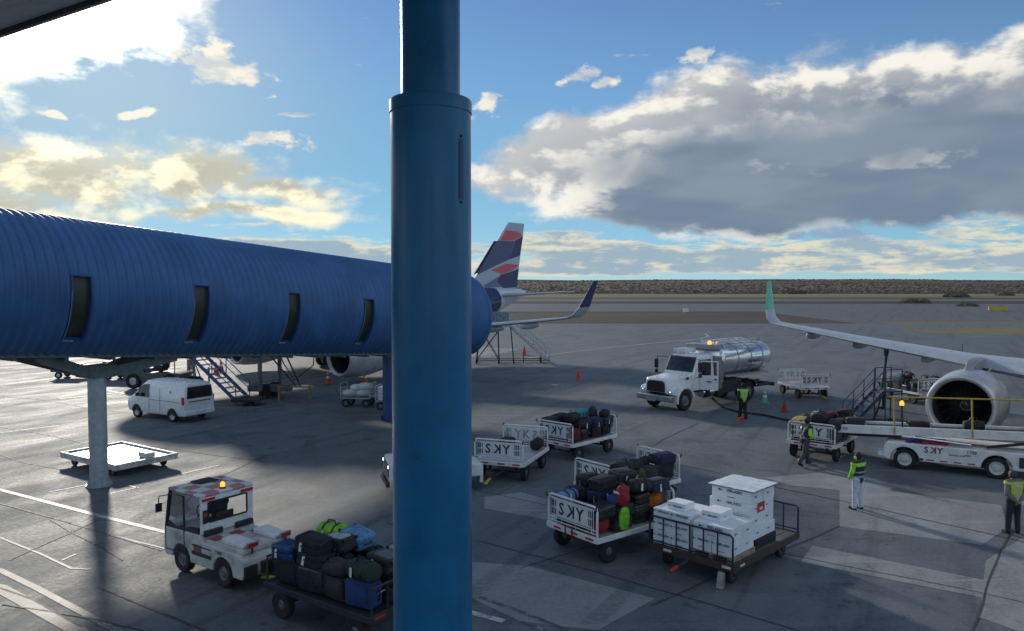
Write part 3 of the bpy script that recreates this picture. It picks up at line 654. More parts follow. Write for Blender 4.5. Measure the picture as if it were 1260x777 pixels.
def airliner(name, label, loc, rz, scale, wl_mat, tail, detail_side):
    T = thing(name, label, 'airliner', loc, rz, None, scale)
    # fuselage
    def fus(secs, nm, m):
        mb = MB(); rs = []
        for (x, zc, ry, rzz) in secs: rs.append([(x, ry * math.cos(2 * math.pi * k / 40), zc + rzz * math.sin(2 * math.pi * k / 40)) for k in range(40)])
        mb.rings(rs); return mb.build(nm, m, T)
    nose = [(0, 3.35, .03, .03), (-.15, 3.36, .38, .36), (-.5, 3.4, .78, .76), (-1.2, 3.52, 1.22, 1.2), (-2.2, 3.68, 1.58, 1.62), (-3.6, 3.82, 1.86, 1.93), (-5.5, 3.9, 1.975, 2.07)]
    tailc = [(-30.5, 4.42, 1.55, 1.55), (-33, 4.80, 1.12, 1.10), (-35, 5.10, .74, .74), (-36.8, 5.32, .34, .40), (-37.4, 5.38, .14, .2)]
    if tail:
        fus(nose + [(-23.8, 3.9, 1.975, 2.07)], 'fuselage', AIRW); fus([(-23.8, 3.9, 1.97, 2.065), (-25.5, 3.95, 1.95, 2.02), (-28, 4.14, 1.80, 1.86), (-30.5, 4.42, 1.55, 1.55), (-32.6, 4.74, 1.18, 1.17)], 'rear_fuselage', NAVY)
        fus([(-32.6, 4.74, 1.18, 1.17)] + tailc[1:], 'tail_cone', AIRW)
    else: fus(nose + [(-23.8, 3.9, 1.975, 2.07), (-25.5, 3.95, 1.95, 2.02), (-28, 4.14, 1.80, 1.86)] + tailc, 'fuselage', AIRW)
    mb = MB(); mb.ball((-15.5, 0, 2.35), (4.8, 1.75, .78), 24, 12); mb.build('belly_fairing', AIRW, T)
    # fin
    def yf(z): return .20 - .015 * (z - 5.6)
    fin = [(-28.6, 5.85), (-30.2, 6.35), (-35.0, 11.76), (-37.2, 11.76), (-35.9, 5.75)]
    mb = MB(); mb.rings([[(x, s_ * yf(z), z) for x, z in fin] for s_ in (-1, 1)]); mb.build('fin', TPALE if tail else AIRW, T, .05)
    if tail:
        src = np.array([[175, 25, 1], [243, 28, 1], [205, 385, 1]], float); dst = np.array([[-35.0, 11.76], [-37.2, 11.76], [-35.9, 5.85]]); Mx = np.linalg.solve(src, dst)
        q = lambda P: [tuple(np.array([px, py, 1.]) @ Mx) for px, py in P]
        for k, (P, m) in enumerate((([(158, 68), (205, 72), (235, 93), (192, 124), (133, 127)], CORAL), ([(198, 126), (236, 96), (222, 205), (176, 226)], TNAVY), ([(118, 128), (196, 127), (176, 226), (112, 262), (36, 308)], TMID),
                                    ([(95, 284), (160, 250), (216, 258), (192, 284), (140, 306)], CORAL), ([(132, 312), (216, 279), (206, 380), (146, 382), (122, 345)], TNAVY), ([(66, 362), (128, 318), (128, 346), (146, 376), (70, 374)], TGREY))):
            for s_ in (-1, 1):
                mb = MB(); mb.add([(x, s_ * (yf(z) + .012), z) for x, z in q(P)], [tuple(range(len(P)))]); mb.build('tail_panel', m, T)
        mb = text_mb('CC-BFA', .62, frame_M((-29.0, 1.73, 4.75), (1, .0, 0), (0, -.35, .93))); 
        mb2 = MB(); mb2.add([(v[0], math.sqrt(max(.01, 1 - ((v[2] - 4.3) / 1.76) ** 2)) * 1.74 + .02, v[2]) for v in mb.v], mb.f)
        # lettering reads from the left side, nose on the left
        mb2.v = [(-58.0 - v[0], v[1], v[2]) for v in mb2.v]; mb2.build('registration', AIRW, T)
    # stabilisers
    for s_ in (-1, 1):
        mb = MB(); mb.rings([wsec((-32.2, s_ * .3, 5.15), 3.4, .10), wsec((-35.4, s_ * 6.2, 5.55), 1.35, .09)]); mb.build('stabiliser', WING, T, angle=50)
    # wings
    for s_ in (-1, 1):
        secs = [((-11.4, 1.0, 2.55), 7.2, .13), ((-12.9, 2.4, 2.70), 6.2, .13), ((-14.75, 6.4, 3.06), 3.9, .12), ((-17.3, 11.6, 3.58), 2.75, .11), ((-19.65, 16.2, 4.10), 1.70, .105)]
        mb = MB(); mb.rings([wsec((l[0], s_ * l[1], l[2]), c_, t_) for l, c_, t_ in secs])
        w = mb.build('wing', WING, T, angle=50)
        wl = [((-19.65, 16.2, 4.10), 1.70, .10, (0, 0, 1)), ((-19.98, 16.75, 4.19), 1.56, .10, (0, -.3, .95)), ((-20.25, 17.08, 4.42), 1.42, .10, (0, -.7, .7)), ((-20.6, 17.28, 4.85), 1.22, .10, (0, -.95, .3)), ((-21.55, 17.62, 6.35), .62, .09, (0, -.98, .2)), ((-21.75, 17.66, 6.50), .42, .09, (0, -.98, .2))]
        mb = MB(); mb.rings([wsec((l[0], s_ * l[1], l[2]), c_, t_, (0, s_ * u[1], u[2])) for l, c_, t_, u in wl[:4]]); mb.build('winglet_root', WING, w, angle=50)
        mb = MB(); mb.rings([wsec((l[0], s_ * l[1], l[2]), c_, t_, (0, s_ * u[1], u[2])) for l, c_, t_, u in wl[3:]]); mb.build('winglet', wl_mat, w, angle=50)
        for (yy, L_, xx, zz) in ((8.2, 2.9, -17.6, 3.02), (11.6, 2.3, -18.9, 3.36), (14.2, 1.7, -19.6, 3.66)):
            mb = MB(); mb.ball((xx, s_ * yy, zz), (L_ * .62, .17, .24), 12, 10); mb.build('flap_fairing', WING, w)
        mb = MB(); mb.box(-17.9, -17.86, s_ * 7 - .01, s_ * 7 + .01, 3.1, 3.65); mb.build('static_wick', DARKM, w)
        # engine
        ex, ey, ez = -11.2, s_ * 5.75, 1.74
        e = MB(); e.lathe([(-.16, 1.205), (-.6, 1.27), (-1.4, 1.315), (-2.3, 1.27), (-3.3, 1.08), (-3.9, .93), (-3.9, .88)], (ex, ey, ez), n=56)
        eng = e.build('engine_cowl', COWL, T)
        e = MB(); e.lathe([(-.20, .99), (-.10, 1.02), (-.03, 1.065), (0, 1.115), (-.02, 1.16), (-.08, 1.19), (-.16, 1.2055)], (ex, ey, ez), n=56); e.build('inlet_lip', SILVER, eng)
        e = MB(); e.lathe([(-.20, .99), (-.6, 1.0), (-1.3, 1.02), (-1.32, .3), (-1.32, .02)], (ex, ey, ez), n=48); e.build('inlet_duct', INLET, eng)
        e = MB()
        for k in range(20):
            a = 2 * math.pi * k / 20; pts = []
            for (r_, tw) in ((.3, .35), (.65, .6), (1.0, .9)):
                for d_ in (-.13, .13):
                    aa = a + d_ * math.cos(tw) / r_ * 1.05; pts.append((ex - 1.15 + d_ * math.sin(tw) * 1.1, ey + r_ * math.cos(aa), ez + r_ * math.sin(aa)))
            e.add(pts, [(0, 1, 3, 2), (2, 3, 5, 4)])
        e.build('fan', FANM, eng)
        e = MB(); e.lathe([(-.78, .01), (-.82, .08), (-.95, .2), (-1.15, .30)], (ex, ey, ez), n=24); e.build('spinner', INLET, eng)
        e = MB(); pts = [(ex - .80 - .012 * k, ey + (.05 + .015 * k) * math.cos(k * .42), ez + (.05 + .015 * k) * math.sin(k * .42)) for k in range(14)]; e.tube(pts, .011, 5); e.build('spinner_swirl', PYL, eng)
        e = MB(); e.lathe([(-3.5, .72), (-4.2, .62), (-4.7, .45), (-4.7, .36), (-5.2, .06)], (ex, ey, ez), n=32); e.build('exhaust_cone', PYL, eng)
        p = MB(); ya = .19
        p.rings([[(ex + x, ey + y_ * w_, z_) for x, z_, w_ in ((-.9, ez + 1.22, .6), (-1.9, ez + 1.62, 1.0), (-3.1, ez + 1.66, 1.0), (-5.6, ez + 1.42, .6), (-5.4, ez + 1.0, .6), (-3.9, ez + .7, 1.0), (-2.0, ez + 1.0, 1.0))] for y_ in (-ya, ya)]); p.build('pylon', PYL, T, .06)
        p = MB(); sx = -s_; p.add([(ex - .7, ey + sx * .55, ez + 1.10), (ex - 1.5, ey + sx * .60, ez + 1.12), (ex - 1.5, ey + sx * .78, ez + 1.50), (ex - 1.25, ey + sx * .76, ez + 1.45)], [(0, 1, 2, 3)]); p.build('nacelle_strake', AIRW, eng)
        # main gear
        g = MB(); g.cyl((-17.7, s_ * 3.8, .55), (-17.7, s_ * 3.8, 2.9), .13, n=14); g.cyl((-17.7, s_ * 3.3, .58), (-17.7, s_ * 4.3, .58), .09, n=10); g.cyl((-17.7, s_ * 3.8, 1.3), (-17.2, s_ * 2.4, 2.6), .07, n=8)
        gear = g.build('landing_gear', GALV, T)
        for dy in (-.46, .46): wheel(T, (-17.7, s_ * 3.8 + dy, .575), .575, .40, 'y', RIM, sub=gear)
    g = MB(); g.cyl((-5.05, 0, .4), (-4.85, 0, 2.2), .09, n=12); g.cyl((-5.05, -.3, .39), (-5.05, .3, .39), .06, n=8); gear = g.build('nose_gear', GALV, T)
    for dy in (-.25, .25): wheel(T, (-5.05, dy, .385), .385, .22, 'y', RIM, sub=gear)
    mb = MB()
    for s_ in (-1, 1):
        mb.add([(-1.35, s_ * .25, 4.48), (-1.3, s_ * .95, 4.28), (-2.05, s_ * 1.15, 4.72), (-2.0, s_ * .3, 4.98)], [(0, 1, 2, 3)])
    mb.build('cockpit_window', GLASS, T)
    return T
def wheel(parent, c, r, w, axis, rim_m, sub=None, hub=.58):
    prof = [(-w * .36, r * hub), (-w * .5, r * .72), (-w * .49, r * .90), (-w * .36, r * .985), (0, r), (w * .36, r * .985), (w * .49, r * .90), (w * .5, r * .72), (w * .36, r * hub)]
    mb = MB(); mb.lathe(prof, c, axis, 28); o = mb.build('wheel', RUBBER, sub or parent)
    mb = MB(); mb.lathe([(-w * .40, .001), (-w * .44, r * .16), (-w * .36, r * .18), (-w * .25, r * .42), (-w * .38, r * hub * .98), (-w * .36, r * hub), (w * .36, r * hub), (w * .38, r * hub * .98), (w * .25, r * .42), (w * .36, r * .18), (w * .44, r * .16), (w * .40, .001)], c, axis, 20)
    if sub is None: mb.build('rim', rim_m, o)
    else: mb.build('rim', rim_m, sub)
    return o
airliner('airliner', 'far airliner with navy, grey and coral tail, mostly hidden behind the blue tunnel', (-22.86, 43.55, 0), R(-128.8), 1.0277, NAVY, True, 1)
AIR2 = airliner('airliner', 'airliner on the right with green winglet, its grey wing and big engine in view', (14.08, 16.90, 0), R(-131.1), 1.0252, TEAL, False, -1)
# ------------------------------------------------------------------ baggage carts
SIGN = mat('sign_board_white', (0.62, 0.64, 0.65), .5, dirt=.25, dirtcol=(.35, .35, .33), scale=5); DECKM = mat('cart_deck_sheet', (0.46, 0.47, 0.47), .45, .3, dirt=.5, scale=5)
def sky_letters(M, h, m_, parent):
    """S, turned-round K, Y with the small print blocks either side"""
    k = h / .34
    for ch, x, sx in (('S', -.30, 1), ('K', -.03, -1), ('Y', .22, 1)):
        text_mb(ch, h, M @ Matrix.Translation((x * k, 0, 0)) @ Matrix.Diagonal((sx, 1, 1, 1))).build('letter', m_, parent)
    mb = MB()
    for sx in (-1, 1):
        for q in range(3):
            x = sx * (.47 + .05 * q) * k
            for z0, z1 in ((-.13, -.01), (.03, .15)): mb.box(x - .017, x + .017, z0 * k, z1 * k, 0, .0015, 0, M)
    o = mb.build('small_print', m_, parent); o['kind'] = 'stuff'
def make_cart(L=2.7, W=1.75, sign=True, dark=False):
    t = thing('baggage_cart', 'x', 'baggage cart', (0, 0, 0)); fm = DARKM if dark else WHITE
    mb = MB(); mb.box(-L / 2, L / 2, -W / 2, W / 2, .60, .64); mb.build('deck', DARKM if dark else DECKM, t, .006)
    mb = MB()
    for s_ in (-1, 1): mb.box(-L / 2 - .03, L / 2 + .03, s_ * W / 2 - .03, s_ * W / 2 + .03, .54, .663)
    for s_ in (-1, 1): mb.box(s_ * L / 2 - .035, s_ * L / 2 + .035, -W / 2 + .032, W / 2 - .032, .53, .668)
    for x in (-.5, .5): mb.box(x - .04, x + .04, -W / 2 + .04, W / 2 - .04, .50, .597)
    mb.build('frame', fm, t, .008)
    for s_ in (-1, 1):
        for k, y in enumerate((-.62, -.1, .5)): mb = MB(); mb.box(s_ * (L / 2 + .0365) - .003, s_ * (L / 2 + .0365) + .003, y - .13, y + .13, .575, .625); mb.build('reflector', RED, t)
    ax = L / 2 - .42
    for x in (-ax, ax):
        mb = MB(); mb.cyl((x, -W / 2 + .12, .25), (x, W / 2 - .12, .25), .035, n=8); mb.box(x - .05, x + .05, -.5, -.42, .25, .53); mb.box(x - .05, x + .05, .42, .5, .25, .53); mb.build('axle', DARKM, t)
        for s_ in (-1, 1): wheel(t, (x, s_ * (W / 2 - .10), .275), .275, .17, 'y', RIMD, None, .36)
    mb = MB(); mb.cyl((-L / 2 - .02, -.25, .42), (-L / 2 - .75, 0, .28), .03, n=6); mb.cyl((-L / 2 - .02, .25, .42), (-L / 2 - .75, 0, .28), .03, n=6); mb.cyl((-L / 2 - .7, 0, .28), (-L / 2 - 1.05, 0, .24), .028, n=6)
    bar = mb.build('drawbar', DARKM, t)
    mb = MB(); mb.cyl((-L / 2 - .8, 0, .275), (-L / 2 - 1.1, 0, .235), .045, n=8); mb.lathe([(-.03, .06), (0, .085), (.03, .06)], (-L / 2 - 1.15, 0, .23), 'z', 10); mb.build('drawbar_eye', YELLOW, bar)
    if not sign:
        for s_ in (-1, 1):
            mb = MB(); mb.tube([(s_ * L / 2, -W / 2 + .05, .66), (s_ * L / 2, -W / 2 + .05, 1.15), (s_ * L / 2, W / 2 - .05, 1.15), (s_ * L / 2, W / 2 - .05, .66)], .025, 8)
            for y in (-.4, 0, .4): mb.cyl((s_ * L / 2, y, .66), (s_ * L / 2, y, 1.15), .018, n=6)
            mb.build('end_rail', fm, t)
        return t
    for s_ in (-1, 1):
        x = s_ * L / 2; e = W / 2 - .03; ztop = 1.38
        mb = MB(); mb.tube([(x, -e, .66), (x, -e, ztop - .1), (x, -e + .03, ztop - .03), (x, -e + .1, ztop), (x, e - .1, ztop), (x, e - .03, ztop - .03), (x, e, ztop - .1), (x, e, .66)], .028, 8)
        pn = mb.build('end_panel', fm, t)
        for z in (.74, .82, 1.30):
            mb = MB(); mb.cyl((x, -e, z), (x, e, z), .014, n=6); mb.build('bar', fm, pn)
        for y in (-.72, -.66, .66, .72): mb = MB(); mb.cyl((x, y, .75), (x, y, 1.30), .011, n=6); mb.build('bar', fm, pn)
        mb = MB(); mb.box(x - .012, x + .012, -.64, .64, .855, 1.285); mb.build('sign_board', SIGN, pn)
        mb = MB()
        for a in (-1, 1): mb.tube([(x + s_ * .03, a * e, ztop - .08), (x + s_ * .07, a * (e + .02), ztop - .02), (x + s_ * .05, a * (e + .03), ztop + .03)], .022, 6)
        mb.build('corner_hook', BLACK, pn)
        M = frame_M((x - .0135, 0, 1.065), (0, -1, 0), (0, 0, 1)) if s_ < 0 else frame_M((x - .0135, 0, 1.065), (0, 1, 0), (0, 0, 1), (-1, 0, 0))
        sky_letters(M, .42, NAVYTXT if s_ < 0 else GREYTXT, pn)
        if s_ > 0:
            sky_letters(frame_M((x + .0135, 0, 1.065), (0, 1, 0), (0, 0, 1)), .42, NAVYTXT, pn)
    return t
CARTS = {}; RUSTR = mat('rusty_red', (.16, .03, .03), .6)
def ang(v): return math.atan2(v[1], v[0])
cart0 = make_cart()
cart_spots = [('A', (2.50, 19.12), 38.5, 'white baggage cart heaped with bags nearest the blue post, full sign in view'),
              ('B', (3.47, 22.94), 38.5, 'white baggage cart just behind the nearest heaped one, its two end panels showing'),
              ('C', (.02, 26.55), 70.0, 'white baggage cart with a nearly empty deck beside the blue post'),
              ('E', (2.52, 29.55), 47.0, 'white baggage cart piled with black suitcases left of the tanker truck'),
              ('F', (11.9, 29.35), 51.0, 'white baggage cart at the low end of the belt loader'),
              ('G', (16.9, 44.6), 97.0, 'empty white baggage cart right of the tanker truck'),
              ('H', (22.2, 42.6), 105.0, 'white baggage cart loaded with dark bags behind the blue fuelling steps')]
for i, (k, p, a, lab) in enumerate(cart_spots):
    if i == 0: cart0.location = (*p, 0); cart0.rotation_euler.z = R(a); cart0['label'] = lab; cart0['group'] = 'white baggage carts'; CARTS[k] = cart0
    else: CARTS[k] = copy_tree(cart0, lab, (*p, 0), R(a), 'white baggage carts')
for nm in ('A', 'B'):     # these two have no drawbar in view
    for ch_ in [c_ for c_ in CARTS[nm].children if c_.name.startswith('drawbar')]:
        for g_ in list(ch_.children): bpy.data.objects.remove(g_)
        bpy.data.objects.remove(ch_)
    mb = MB(); mb.tube([(-1.38, -.12, .50), (-1.46, -.12, .44), (-1.47, -.12, .74), (-1.47, .12, .74), (-1.46, .12, .44), (-1.38, .12, .50)], .022, 6); mb.build('folded_drawbar', RUSTR, CARTS[nm])
cartD = make_cart(2.9, 1.7, False, True); cartD.location = (-3.22, 14.95, 0); cartD.rotation_euler.z = R(-35)
tag(cartD, 'dark flat baggage cart heaped with bags, hitched behind the checkered tug', 'baggage cart'); CARTS['D'] = cartD

# ------------------------------------------------------------------ bags: every bag is a thing
BAGC = {'black': (0.014, 0.014, 0.016), 'charcoal': (0.03, 0.031, 0.034), 'grey': (0.13, 0.14, 0.15), 'navy': (0.012, 0.02, 0.06), 'blue': (0.014, 0.045, 0.16), 'light blue': (0.12, 0.24, 0.40), 'purple': (0.07, 0.045, 0.20), 'red': (0.28, 0.015, 0.02), 'maroon': (0.09, 0.012, 0.02),
        'orange': (0.42, 0.11, 0.012), 'lime green': (0.20, 0.52, 0.03), 'olive': (0.045, 0.05, 0.025), 'dark green': (0.015, 0.035, 0.025), 'yellow': (0.45, 0.38, 0.05), 'pink': (0.50, 0.05, 0.13), 'teal': (0.05, 0.30, 0.30), 'silver': (0.40, 0.41, 0.42), 'brown': (0.07, 0.04, 0.022)}
TAGM = mat('paper_tag', (0.66, 0.67, 0.66), .6, var=.05)
BAGN = {'suitcase': 'suitcase', 'soft': 'suitcase', 'duffel': 'duffel_bag', 'backpack': 'backpack'}
brnd = random.Random(21); BAGMESH = {}
def bag_mesh(kind, size):
    """mesh parts for a bag lying with its broad face down: local x long, y wide, z thick"""
    key = (kind, size)
    if key in BAGMESH: return BAGMESH[key]
    a, b, h = size; out = []
    if kind in ('suitcase', 'soft'):
        mb = MB(); n = 6; r = min(.09, h * .42); ring = []
        for cx, cy, a0 in ((a / 2 - r, b / 2 - r, 0), (-a / 2 + r, b / 2 - r, 90), (-a / 2 + r, -b / 2 + r, 180), (a / 2 - r, -b / 2 + r, 270)):
            for k in range(n): q = R(a0 + 90 * k / (n - 1)); ring.append((cx, cy, math.cos(q) * r, math.sin(q) * r))
        lv = [(0, .80), (.04, .93), (.13, 1.0), (.47, 1.0), (.485, .985), (.515, .985), (.53, 1.0), (.87, 1.0), (.96, .93), (1, .80)]
        mb.rings([[((cx + dx) * (1 - (1 - k_) * .35), (cy + dy) * (1 - (1 - k_) * .35), z * h) for cx, cy, dx, dy in ring] for z, k_ in lv])
        out.append(('body', mb.mesh('bag_body', [], 40), 'c'))
        mb = MB()
        if kind == 'suitcase':
            for k in range(5): y = (k - 2) * b * .15; mb.bx((0, y, h + .003), (a * .70, .022, .010))
        else:
            mb.rings([[(x * a * .34 * k_ - a * .06, y * b * .34 * k_, h + z) for x, y in ((-1, -.8), (-.8, -1), (.8, -1), (1, -.8), (1, .8), (.8, 1), (-.8, 1), (-1, .8))] for z, k_ in ((-.02, 1), (.014, 1), (.026, .9))])
            mb.bx((a * .36, 0, h + .004), (.012, b * .6, .012))
        out.append(('ribs' if kind == 'suitcase' else 'pocket', mb.mesh('bag_front', [], 40), 'c'))
        mb = MB(); mb.tube([(a / 2 - .01, -.09, h * .5), (a / 2 + .045, -.08, h * .5), (a / 2 + .045, .08, h * .5), (a / 2 - .01, .09, h * .5)], .013, 6); out.append(('handle', mb.mesh('bag_handle', [], 40), 'k')); mb = MB(); mb.tube([(-.09, b / 2 - .01, h * .55), (-.08, b / 2 + .035, h * .55), (.08, b / 2 + .035, h * .55), (.09, b / 2 - .01, h * .55)], .013, 6)
        out.append(('handle', mb.mesh('bag_handle', [], 40), 'k'))
        mb = MB()
        for s_ in (-1, 1):
            for zz in (.12, .88): mb.cyl((-a / 2 - .03, s_ * b * .38 - .018, h * zz), (-a / 2 - .03, s_ * b * .38 + .018, h * zz), .032, n=10); mb.bx((-a / 2, s_ * b * .38, h * zz), (.04, .05, .04))
        out.append(('wheels', mb.mesh('bag_wheels', [], 40), 'k'))
    elif kind == 'duffel':
        mb = MB(); prof = [(-a / 2, .02), (-a / 2 + .005, .7), (-a / 2 + .03, .92), (-a * .25, 1.03), (0, .98), (a * .25, 1.03), (a / 2 - .03, .92), (a / 2 - .005, .7), (a / 2, .02)]
        mb.rings([[(x, r * b / 2 * math.copysign(abs(math.cos(t_)) ** .8, math.cos(t_)), h / 2 + r * h / 2 * math.copysign(abs(math.sin(t_)) ** .8, math.sin(t_))) for t_ in [2 * math.pi * k / 20 for k in range(20)]] for x, r in prof])
        out.append(('body', mb.mesh('bag_body', [], 50), 'c'))
        mb = MB()
        for x in (-a * .2, a * .2): mb.rings([[(x + dx, (b / 2 + e) * math.cos(t_), h / 2 + (h / 2 + e) * math.sin(t_)) for t_ in [2 * math.pi * k / 20 for k in range(20)]] for dx, e in ((-.02, .012), (-.02, .022), (.02, .022), (.02, .012))], 0, True, False, False)
        mb.tube([(-a * .2, b * .12, h), (-a * .12, b * .1, h + .09), (a * .12, b * .1, h + .09), (a * .2, b * .12, h)], .014, 6)
        out.append(('strap', mb.mesh('bag_strap', [], 40), 'k'))
    else:
        mb = MB(); rs = []
        for x, k_ in ((-a / 2, .35), (-a / 2 + .03, .78), (-a * .25, 1.0), (.05, 1.03), (a * .3, .92), (a * .43, .7), (a / 2, .25)):
            rs.append([(x, k_ * b / 2 * math.copysign(abs(math.cos(t_)) ** .7, math.cos(t_)), h * .48 + k_ * h * .48 * math.copysign(abs(math.sin(t_)) ** .7, math.sin(t_))) for t_ in [2 * math.pi * k / 18 for k in range(18)]])
        mb.rings(rs); out.append(('body', mb.mesh('bag_body', [], 50), 'c'))
        mb = MB(); mb.ball((-a * .08, 0, h * .92), (a * .26, b * .33, h * .22), 14, 8); mb.ball((a * .27, 0, h * .82), (a * .13, b * .28, h * .16), 12, 8); out.append(('pocket', mb.mesh('bag_pocket', [], 50), 'c'))
        mb = MB()
        for s_ in (-1, 1): mb.tube([(a * .35, s_ * b * .18, h * .1), (a * .2, s_ * b * .25, -.03), (-a * .15, s_ * b * .3, -.01), (-a * .4, s_ * b * .35, h * .15)], .02, 6)
        mb.tube([(a * .42, -.06, h * .5), (a * .53, -.04, h * .5), (a * .53, .04, h * .5), (a * .42, .06, h * .5)], .014, 6); out.append(('strap', mb.mesh('bag_strap', [], 40), 'k'))
    mb = MB(); mb.add([(a * .5 + .01, .02, h * .62), (a * .5 + .035, .06, h * .60), (a * .5 + .05, .065, h * .60 - .20), (a * .5 + .02, .02, h * .60 - .21)], [(0, 1, 2, 3)])
    out.append(('luggage_tag', mb.mesh('bag_tag', []), 't'))
    mb = MB(); mb.add([(.06, b * .5 + .02, h * .8), (.12, b * .5 + .03, h * .78), (.135, b * .5 + .035, h * .78 - .17), (.07, b * .5 + .035, h * .78 - .18)], [(0, 1, 2, 3)]); out.append(('luggage_tag', mb.mesh('bag_tag', []), 't'))
    BAGMESH[key] = out
    return out
def bag(kind, color, size, M, label, group, tagged=True, accent=None):
    t = thing(BAGN[kind], label, 'suitcase' if kind in ('suitcase', 'soft') else kind.replace('duffel', 'duffel bag'), (0, 0, 0), 0, group)
    t.matrix_world = M
    cm = mat('bag_' + color.replace(' ', '_') + ('_shell' if kind == 'suitcase' else '_cloth'), BAGC[color], .30 if kind == 'suitcase' else .75, var=.25, scale=9, bump=0 if kind == 'suitcase' else .25, bscale=120)
    for nm, me, w in bag_mesh(kind, size):
        if w == 't' and not tagged: continue
        o = bpy.data.objects.new(nm, me); COL.objects.link(o); o.parent = t
        mm = {'c': cm, 'k': BLACK, 't': TAGM}[w]
        if accent and nm in ('pocket', 'ribs'): mm = mat('bag_' + accent.replace(' ', '_') + '_cloth', BAGC[accent], .6, var=.2, scale=9)
        if nm == 'wheels': o['kind'] = 'stuff'
        if len(me.materials) == 0: me.materials.append(mm)
        o.material_slots[0].link = 'OBJECT'; o.material_slots[0].material = mm
    return t
KW = {'suitcase': 'hard-shell suitcase', 'soft': 'fabric suitcase', 'duffel': 'duffel bag', 'backpack': 'backpack'}
XS, YS = (-.98, -.33, .33, .98), (-.56, 0.0, .56)
def pile(cart, where, group, layers, seed, sx=1.0, skip_label=False):
    """bags stacked in nine places on the cart; layers[k] maps a place to (kind, colour, size, pose, label or None, accent)"""
    rnd = random.Random(seed); H = {(i, j): .668 for i in range(4) for j in range(3)}
    CM = Matrix.Translation(cart.location) @ Matrix.Rotation(cart.rotation_euler.z, 4, 'Z')
    for k, lay in enumerate(layers):
        for (i, j), it in lay.items():
            kind, color, size, pose = it[:4]; special = it[4] if len(it) > 4 else None; accent = it[5] if len(it) > 5 else None; a, b, h = size
            z = H[(i, j)]
            if k > 0: z = max(z, (z * 2 + min(H.values())) / 3)
            ez = {'flat': h, 'side': b, 'up': a}[pose]
            M = Matrix.Translation((XS[i] * sx + rnd.uniform(-.05, .05), YS[j] + rnd.uniform(-.03, .03), z)) @ Matrix.Rotation(R(rnd.uniform(-8, 8)), 4, 'Z')
            if k > 0: M = M @ Matrix.Rotation(R(rnd.uniform(-6, 6)), 4, 'X') @ Matrix.Rotation(R(rnd.uniform(-6, 6)), 4, 'Y')
            if pose == 'side': M = M @ Matrix.Translation((0, h / 2, b / 2)) @ Matrix.Rotation(R(90), 4, 'X')
            elif pose == 'up': M = M @ Matrix.Translation((h / 2, 0, a / 2)) @ Matrix.Rotation(R(-90), 4, 'Y')
            if rnd.random() < .5 and pose != 'up': M = M @ Matrix.Rotation(R(180), 4, 'Z')
            H[(i, j)] = z + ez + .006
            lab = special or f'{color} {KW[kind]}, {("bottom", "second", "third", "top")[k]} layer, {("near", "near-middle", "far-middle", "far")[i]} end, {("open side", "centre", "back row")[j]}, {where}'
            bag(kind, color, size, CM @ M, lab, group, rnd.random() < .7, accent)
S1, S2, S3 = (.65, .47, .27), (.58, .42, .25), (.50, .38, .22); D1, D2 = (.66, .40, .33), (.56, .38, .30); BP1, BP2 = (.60, .38, .28), (.50, .36, .25)
def dark_layers(seed, n, kinds=('soft', 'soft', 'soft', 'suitcase', 'duffel', 'backpack'), cols=('black', 'black', 'black', 'charcoal', 'charcoal', 'navy'), top=6, side=True):
    r = random.Random(seed); out = []
    for k in range(n):
        places = [(i, j) for i in range(4) for j in range(3)]
        if k == n - 1 and n > 1: r.shuffle(places); places = places[:top]
        d = {}
        for p_ in places:
            kd = r.choice(kinds if k else ('soft', 'soft', 'suitcase')); sz = {'soft': r.choice([S1, S1, S2]), 'suitcase': r.choice([S1, S2]), 'duffel': D1, 'backpack': BP1}[kd]
            d[p_] = (kd, r.choice(cols), sz, 'side' if (k == 0 and p_[1] == 0 and side) else 'flat')
        out.append(d)
    return out
lay = dark_layers(31, 4, top=7)
lay[0][(0, 0)] = ('backpack', 'red', BP1, 'side', 'red backpack low at the front corner of the nearest heaped cart'); lay[0][(1, 0)] = ('soft', 'charcoal', S1, 'flat'); lay[1][(1, 0)] = ('soft', 'dark green', S1, 'flat', 'dark green suitcase at the open side of the nearest cart'); lay[0][(3, 0)] = ('soft', 'black', S1, 'flat')
lay[1][(0, 0)] = ('suitcase', 'charcoal', S1, 'flat', 'dark hard-shell suitcase on top behind the front sign of the nearest cart'); lay[1][(0, 1)] = ('soft', 'black', S2, 'flat'); lay[1][(0, 2)] = ('suitcase', 'red', (.56, .42, .22), 'flat', 'red suitcase with pale ribs at the front left of the nearest cart', 'silver')
lay[1][(3, 0)] = ('backpack', 'orange', BP1, 'side', 'orange backpack in the heap on the nearest cart'); lay[2][(1, 0)] = ('backpack', 'blue', BP1, 'flat', 'bright blue backpack left of the orange one on the nearest cart')
lay[2].pop((0, 0), None); lay[2].pop((0, 1), None); lay[2][(0, 2)] = ('duffel', 'light blue', D2, 'flat', 'light blue duffel bag on top of the nearest heap'); lay[2][(3, 1)] = ('suitcase', 'purple', S1, 'flat', 'purple hard-shell suitcase on top of the nearest heap'); lay[2][(3, 0)] = ('soft', 'navy', S1, 'flat')
lay[3] = {(2, 1): ('soft', 'charcoal', S1, 'flat'), (1, 1): ('soft', 'black', S1, 'flat'), (3, 2): ('duffel', 'black', D1, 'flat'), (1, 2): ('soft', 'black', S2, 'flat')}; lay[0][(3, 1)] = ('soft', 'black', S2, 'flat')
pile(CARTS['A'], 'nearest cart', 'bags on the nearest white cart', lay, 3)
cA = Matrix.Translation(CARTS['A'].location) @ Matrix.Rotation(CARTS['A'].rotation_euler.z, 4, 'Z')
